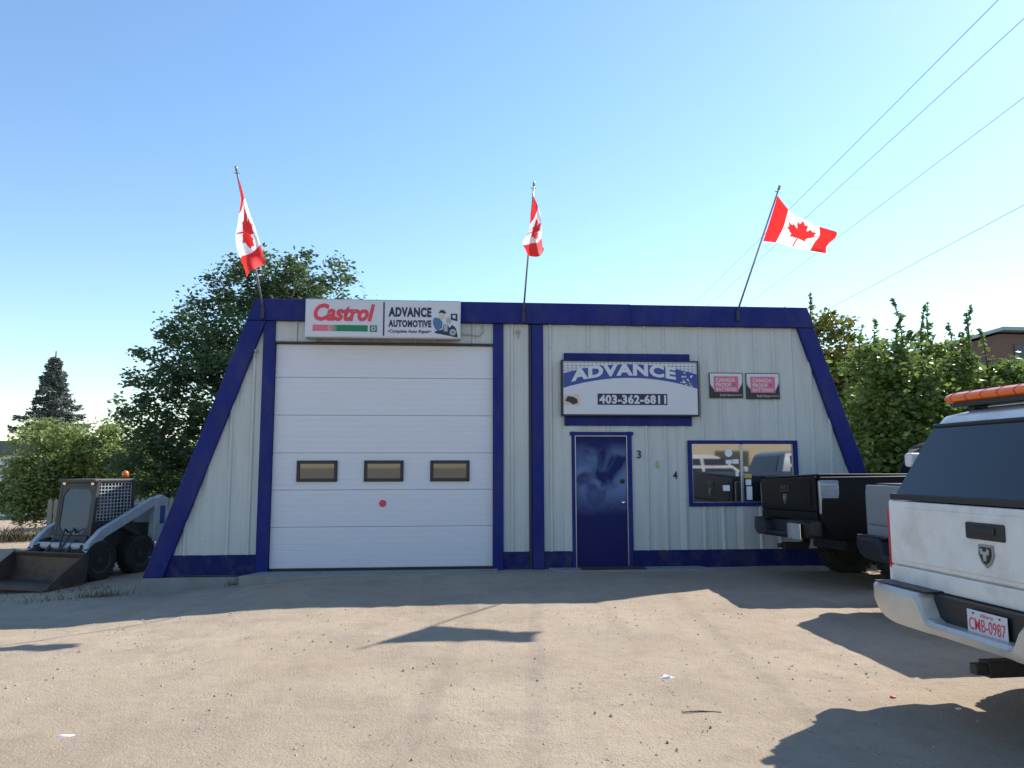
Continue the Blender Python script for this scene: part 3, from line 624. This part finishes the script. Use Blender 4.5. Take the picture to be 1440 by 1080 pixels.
    MB().loft(st).build('rear_bumper', bumper, t, bevel=.012)
    for a, b in ((-.93, -.40), (.40, .93)): MB().box(-.10, .055, a, b, z_(.80), z_(.812)).build('step_pad', 'black', t, bevel=.004)
    MB().box(-.04, .06, -.40, .40, z_(.60), z_(.795)).build('plate_recess', 'black', t)
    MB().box(-.05, .3, -.045, .045, z_(.40), z_(.49)).build('hitch_receiver', 'black', t, bevel=.006)
    MB().box(-.12, .1, -.03, .03, z_(.415), z_(.475)).build('ball_mount', 'black', t, bevel=.006)
    if tonneau: MB().box(.09, 2.03, -.90, .90, z_(1.375), z_(1.40)).build('bed_cover', 'black', t, bevel=.01)
    else: MB().box(.12, 2.0, -.85, .85, z_(1.368), z_(1.384)).build('bed_cover', 'black', t, bevel=.006)
    return t, z_
# white pickup with canopy, nearest the camera
TW, zz = pickup('pickup_truck', 'dusty white pickup with dark-glazed canopy and orange roof bar at the right edge', (2.77, 4.43, 0), .13, 'truckwhite', -.05, bumper='bumperpaint')
def ring2(z, x0, x1, w_, cr=.12): return [(x0, -w_+cr, z), (x0+cr*.4, -w_, z), (x1-.03, -w_, z), (x1, -w_+.04, z), (x1, w_-.04, z), (x1-.03, w_, z), (x0+cr*.4, w_, z), (x0, w_-cr, z)]
mb = MB().loft([ring2(zz(1.375), .07, 2.05, .945), ring2(zz(1.62), .19, 2.06, .895), ring2(zz(1.87), .31, 2.07, .825), ring2(zz(1.955), .37, 2.07, .785), ring2(zz(2.0), .52, 2.05, .66)]); CP = mb.build('canopy', 'truckwhite', TW, bevel=.02, seg=3)
mb = MB(); mb.loft([[(.052, -.885, zz(1.385)), (.052, .885, zz(1.385)), (.302, .755, zz(1.885)), (.302, -.755, zz(1.885))], [(.12, -.885, zz(1.385)), (.12, .885, zz(1.385)), (.38, .755, zz(1.885)), (.38, -.755, zz(1.885))]]); mb.build('canopy_rear_glass', 'darkglass', CP, bevel=.012)
MB().box(.20, .32, .875, .955, zz(1.60), zz(1.70)).build('marker_lamp', 'signwhite', CP, bevel=.02)
mb = MB(); mb.box(.035, .09, -.90, .90, zz(1.372), zz(1.415)); mb.build('glass_bottom_rail', 'black', CP, bevel=.008)
mb = MB(); mb.tube([(.298, -.74, zz(1.885)), (.298, .74, zz(1.885))], .014, 8); mb.build('glass_top_seal', 'black', CP)
for sg in (-1, 1):
    MB().loft([[(.45, sg*.90, zz(1.45)), (1.9, sg*.90, zz(1.45)), (1.9, sg*.80, zz(1.76)), (.6, sg*.80, zz(1.76))], [(.45, sg*.8, zz(1.45)), (1.9, sg*.8, zz(1.45)), (1.9, sg*.7, zz(1.76)), (.6, sg*.7, zz(1.76))]]).build('canopy_side_glass', 'darkglass', CP)
LB = MB().box(.42, .64, -.70, .70, zz(2.015), zz(2.045)).build('light_bar', 'black', TW)
st = []
for y in np.linspace(-.82, .82, 29):
    k = 1-.35*max(0, (abs(y)-.72)/.10)**2; zc_ = zz(2.08); st.append([(.53+.13*k*math.cos(a), y, zc_+.046*k*math.sin(a)) for a in np.linspace(0, 2*PI, 14, endpoint=False)])
MB().loft(st).build('amber_lens', 'amber', LB, True)
mb = MB()
for y in np.linspace(-.7, .7, 11): mb.lathe([(.01, -.004), (.049, -.004), (.049, .004), (.01, .004)], (.53, y, zz(2.08)), 'y', 14)
mb.v = [(.53+(x-.53)*2.72, y, z) for x, y, z in mb.v]; mb.build('lens_rib', 'printred', LB)
for sg in (-1, 1): MB().box(.48, .58, sg*.6-.03, sg*.6+.03, zz(1.95), zz(2.02)).build('mount_foot', 'black', LB)
PL = thing('x', None, None); PL.name = 'number_plate'; PL.parent = TW; PL.location = (-.062, -.06, zz(.69)); PL.rotation_euler = (0, 0, -PI/2)
MB().box(-.152, .152, 0, .004, -.077, .077).build('plate', 'signwhite', PL, bevel=.003)
text('lettering', 'CMB-0987', -.138, .138, -.038, .034, -.002, 'printred', PL, offset=.004); text('lettering', 'Alberta', -.05, .05, .044, .066, -.002, 'printred', PL, shear=.2)
text('lettering', 'Wild Rose Country', -.07, .07, -.066, -.050, -.002, 'printblue', PL)
mb = MB()
for a in (-.1, .1):
    for b in (-.06, .06): mb.lathe([(.006, -.001), (.006, -.004)], (a, 0, b), 'y', 8)
mb.build('plate_bolt', 'black', PL)
# black pickup by the wall, silver pickup between them
pickup('pickup_truck', 'lifted black pickup parked closest to the office window', (3.78, 10.36, 0), .04, 'truckblack', .03, lens='smokelens', bumper='black', flare=True, tonneau=True, roll=-.035)
bp_ = [o for o in C.objects if o.name.startswith('pickup_truck')][-1]
MB().box(-.167, -.155, -.86, -.46, .60, .80).build('chrome_bumper_cap', 'chrome', bp_, bevel=.01)
pickup('pickup_truck', 'silver grey pickup mostly hidden between the black and the white pickups', (4.08, 7.6, 0), .09, 'trucksilver', -.02, bumper='black', lens='smokelens')

# ------------------------------------------------------------------ skid steer loader
def loader(loc, rotz, sc):
    t = thing('skid_steer_loader', 'grey and black skid steer loader with bucket lowered beside the workshop', 'loader', loc, rotz); t.scale = (sc, sc, sc)
    MB().prism([(-1.15, .35), (-1.15, 1.0), (-.5, 1.05), (.55, .85), (.68, .55), (.62, .25), (-.95, .25)], -.43, .43).build('chassis', 'loaderdark', t, bevel=.02)
    MB().prism([(-1.25, .45), (-1.25, 1.25), (-1.15, 1.42), (-.55, 1.42), (-.55, .5)], -.42, .42).build('engine_cover', 'loaderwhite', t, bevel=.03)
    for x in (-.52, .50):
        for sg in (-1, 1): wheel(t, (x, sg*.62, .39), sg, .39, .28, 'loaderdark')
    # cab: posts, roof, octagonal glazed front door, mesh sides
    cab = MB(); x0, x1, z0, z1, hw = -.55, .42, .82, 1.93, .44
    front = [(x1+.10, z0), (x1-.02, z1-.04)]
    cab.box(x0-.02, x1+.06, -hw-.03, hw+.03, z1-.05, z1+.02); cb = cab.build('cab', 'loaderdark', t, bevel=.02)
    def fx(z): return x1+.10-(z-z0)/(z1-z0)*.12
    for sg in (-1, 1):
        pr = MB(); pr.loft([[(fx(z0)-.07, sg*hw-.03, z0), (fx(z0), sg*hw-.03, z0), (fx(z0), sg*hw+.03, z0), (fx(z0)-.07, sg*hw+.03, z0)], [(fx(z1)-.07, sg*hw-.03, z1), (fx(z1), sg*hw-.03, z1), (fx(z1), sg*hw+.03, z1), (fx(z1)-.07, sg*hw+.03, z1)]])
        pr.build('cab_post', 'loaderdark', cb); MB().box(x0, x0+.06, sg*hw-.03, sg*hw+.03, z0, z1-.04).build('cab_post', 'loaderdark', cb)
    # octagon front: frame as ring, glass inside
    oc = [(-.36, 1.02), (-.22, .86), (.22, .86), (.36, 1.02), (.36, 1.62), (.25, 1.76), (-.25, 1.76), (-.36, 1.62)]
    ou = [(-.41, .86), (-.41, .82), (.41, .82), (.41, .86), (.41, 1.85), (.41, 1.88), (-.41, 1.88), (-.41, 1.85)]
    fr_ = MB()
    for k in range(8):
        k2 = (k+1) % 8; q = [ou[k], ou[k2], oc[k2], oc[k]]
        fr_.loft([[(fx(b)-.005, a, b) for a, b in q], [(fx(b)-.045, a, b) for a, b in q]])
    fr_.build('door_frame', 'loaderdark', cb)
    MB().loft([[(fx(b)-.02, a, b) for a, b in oc], [(fx(b)-.03, a, b) for a, b in oc]]).build('door_glass', 'cabglass', cb)
    for sg in (-1, 1):
        ms = MB(); y = sg*(hw+.0)
        for k in range(11): x = x0+.07+k*(x1-x0-.12)/10; ms.box(x-.008, x+.008, y-.006, y+.006, 1.12, z1-.05)
        for k in range(12): z = 1.12+k*(z1-.06-1.12)/11; ms.box(x0+.06, x1-.02, y-.0045, y+.0045, z-.008, z+.008)
        ms.build('side_mesh', 'loaderwhite', cb)
    for sg in (-1, 1): MB().box(x0+.05, x1+.02, sg*hw-.02, sg*hw+.02, z0, 1.12).build('side_plate', 'loaderdark', cb)
    MB().box(x0-.02, x0+.02, -.40, .40, z0, z1-.05).build('rear_plate', 'loaderdark', cb)
    sb = MB(); sb.box(-.35, .12, -.25, .25, .88, 1.02); sb.box(-.42, -.28, -.25, .25, 1.0, 1.62); sb.build('seat', 'black', cb, bevel=.03)
    for sg in (-1, 1): MB().lathe([(.001, 0), (.045, .0), (.05, .03), (.04, .06)], (fx(1.86)-.04, sg*.36, 1.87), 'x', 14).build('work_light', 'chrome', cb)
    bc = MB().lathe([(.05, 0), (.05, .03)], (-.45, .30, z1+.02), 'z', 16).build('beacon_base', 'black', t); MB().lathe([(.065, 0), (.068, .06), (.05, .12), (.005, .14)], (-.45, .30, z1+.05), 'z', 16).build('beacon_lens', 'amber', bc, True)
    # lift arms
    for sg in (-1, 1):
        a, b = sg*.62, sg*.74
        up = MB().prism([(-1.28, .62), (-1.22, 1.52), (-1.05, 1.60), (-.86, 1.52), (-.82, .62)], min(a, b)-.02, max(a, b)+.02).build('upright', 'loaderwhite', t, bevel=.02)
        MB().box(-1.12, -.98, (b+.021*sg if sg < 0 else b+.020), (b+.026*sg if sg < 0 else b+.026), .98, 1.36).build('upright_decal', 'printblue', up)
        MB().prism([(-1.10, 1.44), (-1.02, 1.56), (-.80, 1.54), (.50, .98), (.78, .74), (.92, .36), (.80, .30), (.62, .62), (.40, .82), (-.85, 1.36)], min(a, b), max(a, b)).build('lift_arm', 'loaderwhite', t, bevel=.015)
        MB().tube([(-.75, sg*.56, .72), (-.1, sg*.56, 1.02)], [.045, .045], 10).build('lift_cylinder', 'loaderdark', t)
        MB().tube([(-.1, sg*.56, 1.02), (.35, sg*.56, .90)], [.025, .025], 8).build('cylinder_rod', 'grey', t)
    MB().tube([(.70, -.70, .66), (.70, .70, .66)], .07, 14).build('cross_tube', 'loaderwhite', t)
    for sg in (-1, 1): MB().tube([(.64, sg*.25, .78), (.93, sg*.25, .46)], .035, 10).build('tilt_cylinder', 'loaderdark', t)
    mb = MB(); mb.tube([(.5, -.1, .9), (.62, -.05, .98), (.74, 0, .8), (.82, .05, .6)], .018, 6); mb.tube([(.5, .1, .9), (.6, .16, 1.0), (.72, .14, .82), (.84, .1, .6)], .018, 6); mb.build('hydraulic_hose', 'black', t)
    MB().box(.84, .93, -.60, .60, .16, .56).build('quick_attach', 'loaderdark', t, bevel=.01)
    bk = MB(); w_ = .86; pr = [(1.75, .02), (1.05, .0), (.94, .10), (.92, .50), (.98, .58), (1.02, .56), (.965, .48), (.98, .14), (1.07, .05), (1.75, .05)]
    bk.prism(pr, -w_, w_); bko = bk.build('bucket', 'rust', t, bevel=.006)
    for sg in (-1, 1): MB().prism([(1.76, .015), (1.04, .0), (.93, .10), (.915, .50), (.98, .59), (1.1, .50), (1.74, .09)], sg*w_-.012+sg*.014, sg*w_+.012+sg*.014).build('bucket_side', 'rust', bko)
    MB().box(1.66, 1.84, -.88, .88, .005, .028).build('cutting_edge', 'rust', bko)
    return t
loader((-7.42, 13.3, float(gz(-7.0, 12.6))), math.radians(-90-17), .865)

# ------------------------------------------------------------------ vegetation
def leaves(name, P, size, m, parent, flat=.35, aspect=1.7, up=None):
    n = len(P); d = RNG.normal(0, 1, (n, 3)); d[:, 2] = d[:, 2]*flat+(0 if up is None else up); d /= np.linalg.norm(d, axis=1)[:, None]
    q = RNG.normal(0, 1, (n, 3)); e = np.cross(d, q); e /= np.linalg.norm(e, axis=1)[:, None]
    s = (size*RNG.uniform(.6, 1.3, n))[:, None]; nn = np.cross(d, e)
    V = np.stack([P-d*s*aspect*.5, P+e*s*.45+nn*s*.08, P+d*s*aspect*.5, P-e*s*.45+nn*s*.08], 1).reshape(-1, 3)
    me = bpy.data.meshes.new(name); me.vertices.add(4*n); me.vertices.foreach_set('co', V.astype(np.float32).ravel())
    me.loops.add(4*n); me.loops.foreach_set('vertex_index', np.arange(4*n, dtype=np.int32)); me.polygons.add(n)
    me.polygons.foreach_set('loop_start', np.arange(0, 4*n, 4, dtype=np.int32)); me.update(calc_edges=True); me.validate()
    return link(name, me, m, parent)
def crown_pts(blobs, nclump, per, crad, shell=.55):
    """blobs: (centre, radii) ellipsoids; leaf clumps sit mostly near the outside"""
    vol = np.array([r[0]*r[1]*r[2] for c, r in blobs])**.67; vol /= vol.sum(); out = []; cen = []
    for c, r in blobs: pass
    pick = RNG.choice(len(blobs), nclump, p=vol)
    for b in pick:
        c, r = blobs[b]; d = RNG.normal(0, 1, 3); d /= np.linalg.norm(d); rad = shell+(1-shell)*RNG.random()**.6 if RNG.random() < .8 else RNG.random()*shell
        p = np.array(c)+d*np.array(r)*rad*RNG.uniform(.88, 1.1); cen.append(p); k = int(per*RNG.uniform(.4, 1.5)); sr = crad*RNG.uniform(.6, 1.3)
        out.append(p+RNG.normal(0, 1, (k, 3))*np.array([sr, sr, sr*.75])*.5)
    return np.concatenate(out), cen
def tree(name, label, cat, base, trunk_h, trunk_r, blobs, nclump, per, crad, lsize, m, nlimb=9, group=None, leaders=(), lean=(0, 0)):
    t = thing(name, label, cat, base, 0, group)
    top = Vector((lean[0], lean[1], trunk_h)); mb = MB(); mb.tube([(0, 0, -.2), top*.4+Vector((.05, .03, 0)), top], [trunk_r, trunk_r*.8, trunk_r*.55], 9)
    P_, cen = crown_pts(blobs, nclump, per, crad)
    for k in range(nlimb):
        c = Vector(cen[(k*7) % len(cen)]); s0 = top*random.uniform(.55, 1.0); mid = s0.lerp(c, .5)+Vector((random.uniform(-.15, .15), random.uniform(-.15, .15), .1)); mb.tube([s0, mid, c], [trunk_r*.42, trunk_r*.25, trunk_r*.08], 6)
    for (lx, ly, lz, lh) in leaders:
        k = int(60*lh); tt = RNG.random(k); bend = RNG.uniform(-.15, .15, 2)
        pts = np.stack([lx+bend[0]*tt**2+RNG.normal(0, .05, k)*(1.15-tt), ly+bend[1]*tt**2+RNG.normal(0, .05, k)*(1.15-tt), lz+tt*lh], 1); P_ = np.concatenate([P_, pts]); mb.tube([(lx, ly, lz-.3), (lx+bend[0]*.5, ly, lz+lh*.6), (lx+bend[0], ly+bend[1], lz+lh)], [.018, .012, .005], 5)
    mb.build('trunk', 'bark', t, True); leaves('crown', P_, lsize, m, t); return t
# big dark tree behind the left flank
bl = [((c[0]*1.06+.25, c[1], c[2]*1.085), q) for c, q in [((0, 0, 4.6), (2.2, 2.0, 2.2)), ((-1.3, .2, 3.0), (1.7, 1.6, 1.8)), ((1.4, 0, 5.7), (1.5, 1.5, 1.5)), ((.3, .2, 6.2), (1.4, 1.4, 1.1)), ((-1.7, 0, 1.9), (1.3, 1.3, 1.3)), ((-.8, .3, 4.9), (1.4, 1.4, 1.3)), ((2.2, .2, 4.6), (1.2, 1.3, 1.6)), ((.6, .3, 2.3), (1.8, 1.5, 1.6)), ((-2.5, .2, 2.6), (1.2, 1.2, 1.2)), ((-2.2, .2, 1.2), (1.4, 1.2, 1.1)), ((-1.9, .1, 3.9), (1.1, 1.1, 1.0))]]
tree('broadleaf_tree', 'big dark green broadleaf tree rising behind the left flank of the workshop', 'tree', gp(-7.3, 19.6), 3.4, .22, bl, 980, 50, .30, .08, 'leafdark', 34)
# pale shrubs at the left
tree('willow_shrub', 'pale green feathery shrub below the spruce at the left edge', 'shrub', gp(-13.9, 22.5, .12), 1.5, .12, [((0, 0, 2.2), (1.25, 1.1, 1.1)), ((-.8, .2, 1.5), (.9, .9, .9)), ((.7, 0, 1.5), (.9, .9, 1.0)), ((-.3, -.3, 1.0), (1.1, .8, .7))], 420, 60, .34, .075, 'leafpale', 10, 'pale shrubs at the left', lean=(.2, 0))
tree('willow_shrub', 'pale green feathery shrub between the spruce and the big dark tree', 'shrub', gp(-12.0, 22.8), 1.2, .10, [((0, 0, 2.2), (1.0, 1.0, 1.2)), ((.6, .1, 1.3), (.8, .8, .9)), ((-.4, 0, 1.2), (.8, .8, .8))], 330, 60, .34, .075, 'leafpale', 8, 'pale shrubs at the left')
tree('broadleaf_bush', 'dark undergrowth bush behind the loader', 'bush', gp(-11.6, 25.5), .8, .08, [((0, 0, 1.4), (2.0, 1.0, 1.3)), ((1.6, .2, 1.3), (1.4, 1, 1.2)), ((-1.8, .2, 1.2), (1.4, 1, 1.1))], 350, 60, .4, .09, 'leafmid', 6)
# spruce: whorls of drooping boughs
def spruce(base, Hh, Rr):
    t = thing('spruce_tree', 'blue green spruce standing above the pale shrubs at the far left', 'tree', base); MB().tube([(0, 0, -.2), (0, 0, Hh)], [.2, .03], 8).build('trunk', 'bark', t)
    pts = []; bm_ = MB()
    NB = 120
    for k in range(NB):
        f = (k+.5)/NB; f = (math.floor(f*11)+.75*(f*11-math.floor(f*11)))/11; z = .6+(Hh-.75)*f; r = Rr*(1-f)**1.0*random.uniform(.55, 1.15)+.10; a = k*2.39996+random.uniform(-.2, .2); n = int(60+420*r/Rr)
        s = RNG.random(n)**.7; wd = .13+.20*np.sin(np.clip(s, 0, 1)*PI)*r/2.0
        zz_ = z-.30*s*r*.6+.22*(s**3)*r*.5
        off = RNG.normal(0, 1, n)*wd
        pts.append(np.stack([math.cos(a)*s*r-math.sin(a)*off, math.sin(a)*s*r+math.cos(a)*off, zz_-np.abs(RNG.normal(0, .17, n))], 1))
        if k % 2 == 0: bm_.tube([(0, 0, z), (math.cos(a)*r*.8, math.sin(a)*r*.8, z-.1*r)], [.03, .008], 5)
    bm_.build('boughs', 'bark', t); leaves('crown', np.concatenate(pts), .10, 'needle', t, flat=.5, aspect=2.2)
spruce(gp(-26.8, 43.0), 8.8, 4.0)
# hedge at the right
hx = [(7.3, 14.2, 4.2, 'nearest the sloping blue trim'), (8.6, 14.9, 4.3, 'second from the workshop in the row at the right'), (9.9, 14.6, 3.7, 'third from the workshop, behind the canopy of the white pickup'), (11.2, 15.3, 4.1, 'fourth from the workshop at the right edge'), (12.6, 15.0, 4.2, 'at the far right end of the row')]
for k, (x, y, h, lab) in enumerate(hx):
    tree('hedge_bush', 'glossy green bush '+lab, 'bush', gp(x, y), 1.4, .09, [((0, 0, h*.72), (.85, .9, h*.26)), ((-.35, -.2, h*.42), (.95, .9, h*.36)), ((.4, -.2, h*.40), (.95, .9, h*.36)), ((0, -.3, h*.2), (1.0, .8, h*.2))], 560, 46, .25, .075, 'leafmid', 12, 'bushes along the right side',
         leaders=[(random.uniform(-.8, .8), random.uniform(-.5, .3), h*.88, random.uniform(.4, 1.1)) for _ in range(5)])
tree('yellowing_tree', 'taller yellowing tree behind the right end of the blue fascia', 'tree', gp(8.1, 19.2), 3.0, .12, [((0, 0, 4.5), (1.1, 1.0, 1.1)), ((.7, 0, 3.7), (1.1, 1.0, 1.0)), ((-.6, 0, 5.0), (.6, .6, .5)), ((.2, 0, 2.6), (1.4, 1.0, 1.2))], 260, 55, .32, .09, 'leafyellow', 10, leaders=[(-.2, 0, 5.2, .9), (.3, 0, 5.0, .6), (-.7, 0, 5.0, .4)])
# far trees closing the view to the left and behind
for k, (x, y, h, lab) in enumerate(((-33, 52, 4.2, 'far dark tree at the left edge beyond the white house'), (-19.5, 50, 4.0, 'far tree between the spruce and the big tree'), (-13.5, 36, 3.6, 'far tree behind the wooden fence'))):
    tree('far_tree', lab, 'tree', gp(x, y), 1.5, .2, [((0, 0, h*.6), (2.6, 2, h*.4)), ((2, 0, h*.45), (2, 2, h*.35)), ((-2, 0, h*.45), (2, 2, h*.35))], 260, 60, .6, .16, 'leafmid', 6, 'far trees')

# weeds along the footing and beyond the loader
def weeds(name, label, spots, n, hmin, hmax):
    V = []; Fs = []
    for i in range(n):
        sx_, sy_, r = random.choice(spots); x = sx_+random.gauss(0, r); y = sy_+random.gauss(0, r*.5); h = random.uniform(hmin, hmax); a = random.random()*PI; w_ = .006+.004*random.random(); lx, ly = random.gauss(0, .35)*h, random.gauss(0, .35)*h; z = float(gz(x, y))-.02
        o = len(V); V += [(x-w_*math.cos(a), y-w_*math.sin(a), z), (x+w_*math.cos(a), y+w_*math.sin(a), z), (x+lx*.5, y+ly*.5, z+h*.6), (x+lx, y+ly, z+h)]; Fs += [(o, o+1, o+2), (o+2, o+1, o+3)]
    me = bpy.data.meshes.new(name); me.from_pydata(V, [], Fs); tag(link(name, me, 'grass'), label, 'weeds', kind='stuff')
weeds('weeds', 'dry weeds along the footing and by the loader bucket', [(-5.75, 11.0, .18), (-5.9, 10.85, .15), (-4.0, 11.1, .1), (-6.6, 11.6, .4), (-6.4, 10.7, .3)], 450, .03, .15)
weeds('grass_tuft', 'green grass tufts below the pale shrubs at the left', [(-13.8, 20.6, .6), (-12.4, 21.0, .5), (-11.2, 21.2, .5)], 1500, .12, .5)

# ------------------------------------------------------------------ background buildings, fence, litter
HS = thing('white_house', 'white clad house behind the pale shrubs at the left edge', 'house', gp(-21.5, 31), .05)
MB().box(-6, 6, 0, 6, -.3, 2.5).build('wall', 'housewhite', HS); MB().prism([(-6.3, 2.5), (6.3, 2.5), (6.0, 3.1), (-6.0, 3.1)], -.3, 6.3).build('roof', 'roofdark', HS)
for a in (-4.4, -1.5, 1.6, 4.3):
    wn = MB().box(a-.55, a+.55, -.04, .02, .9, 2.0).build('window', 'darkglass', HS); mb = MB(); mb.box(a-.62, a+.62, -.06, -.0, .84, .9); mb.box(a-.62, a+.62, -.06, 0, 2.0, 2.06); mb.box(a-.62, a-.55, -.06, 0, .9, 2.0); mb.box(a+.55, a+.62, -.06, 0, .9, 2.0); mb.build('window_frame', 'signwhite', wn)
FB = thing('metal_shed', 'dark gabled metal building behind the bushes at the right', 'building', (20.0, 30.0, 0), 0)
MB().prism([(-7.5, 0), (9, 0), (9, 6.7), (0, 6.95), (-7.5, 4.75)], 0, 14).build('wall', 'brownwall', FB)
MB().prism([(-8.0, 4.72), (0, 7.06), (9.3, 6.82), (9.3, 6.95), (0, 7.2), (-8.0, 4.86)], -.35, 14.3).build('roof', 'roofedge', FB)
for k in range(6): MB().box(.6+k*1.3, 1.6+k*1.3, -.05, .0, 5.7, 6.5).build('wall_panel', 'roofdark', FB)
FC = thing('picket_fence', 'weathered wooden picket fence behind the loader', 'fence', gp(-10.8, 17.4), .08)
for k in range(34):
    x = k*.13; zb = float(gz(-10.8+x, 17.4))-float(gz(-10.8, 17.4)); MB().prism([(x, zb+.02), (x+.10, zb+.02), (x+.10, zb+1.22), (x+.05, zb+1.28), (x, zb+1.22)], 0, .02).build('picket', 'wood', FC)
for z in (.35, .95): MB().box(-.05, 4.45, .021, .06, z, z+.08).build('rail', 'wood', FC)
AB = thing('beige_building', 'long beige building across the street, visible only reflected in the office window', 'building', (18, -24, 0), 0)
MB().box(-11, 22, -8, 0, -.2, 5.2).build('wall', 'beigewall', AB); MB().box(-11.3, 22.3, -8.3, .3, 5.2, 5.5).build('parapet', 'brownwall', AB)
for a in (-7, 3, 12): MB().box(a-1.2, a+1.2, -.02, .05, 1.0, 2.6).build('window', 'darkglass', AB)

def litter(name, label, cat, x, y, pts, m, th=.004, rot=0):
    mb = MB(); k = len(pts); mb.add([(a, b, random.uniform(0, th*.5)) for a, b in pts]+[(a*.55+random.uniform(-.006, .006), b*.55, th*random.uniform(.4, 1.6)) for a, b in pts]+[(0, 0, th*.5)], [(i, (i+1) % k, (i+1) % k+k, i+k) for i in range(k)]+[(i+k, (i+1) % k+k, 2*k) for i in range(k)]); o = mb.build(name, m, None); o.location = gp(x, y, -.002); o.rotation_euler = (.03, .02, rot); tag(o, label, cat)
def ground_at(px, py):
    x, z = (px-720)/FOC, (540-py)/FOC; d = (x, math.cos(PITCH)-z*math.sin(PITCH), math.sin(PITCH)+z*math.cos(PITCH)); t = -EYE/d[2]; return d[0]*t, d[1]*t
x, y = ground_at(938, 953); litter('paper_scrap', 'crumpled white paper scrap on the sunlit gravel left of the pickups', 'litter', x, y, [(-.05, -.02), (.015, -.03), (.06, -.015), (.045, .02), (-.02, .028), (-.055, .012)], 'paper', .012)
x, y = ground_at(92, 1034); litter('paper_scrap', 'small pale scrap lying at the lower left of the yard', 'litter', x, y, [(-.05, -.02), (.05, -.01), (.04, .02), (-.04, .02)], 'paper', .008)
x, y = ground_at(1348, 999); litter('paper_scrap', 'small white scrap in the shadow of the white pickup', 'litter', x, y, [(-.03, -.02), (.03, -.01), (.02, .02), (-.02, .02)], 'paper', .01)
x, y = ground_at(1255, 983); o = MB().lathe([(.018, 0), (.02, .004), (.018, .014), (.002, .015)], (0, 0, 0), 'z', 14).build('bottle_cap', 'printred', None, True); o.location = gp(x, y, 0); tag(o, 'small red bottle cap near the shadow of the white pickup', 'bottle cap')
x, y = ground_at(985, 1002); o = MB().tube([(-.12, 0, .0), (0, .012, .003), (.13, 0, .0)], [.004, .005, .003], 6).build('twig', 'bark', None); o.location = gp(x, y, 0); tag(o, 'thin dry twig lying on the open gravel', 'twig')
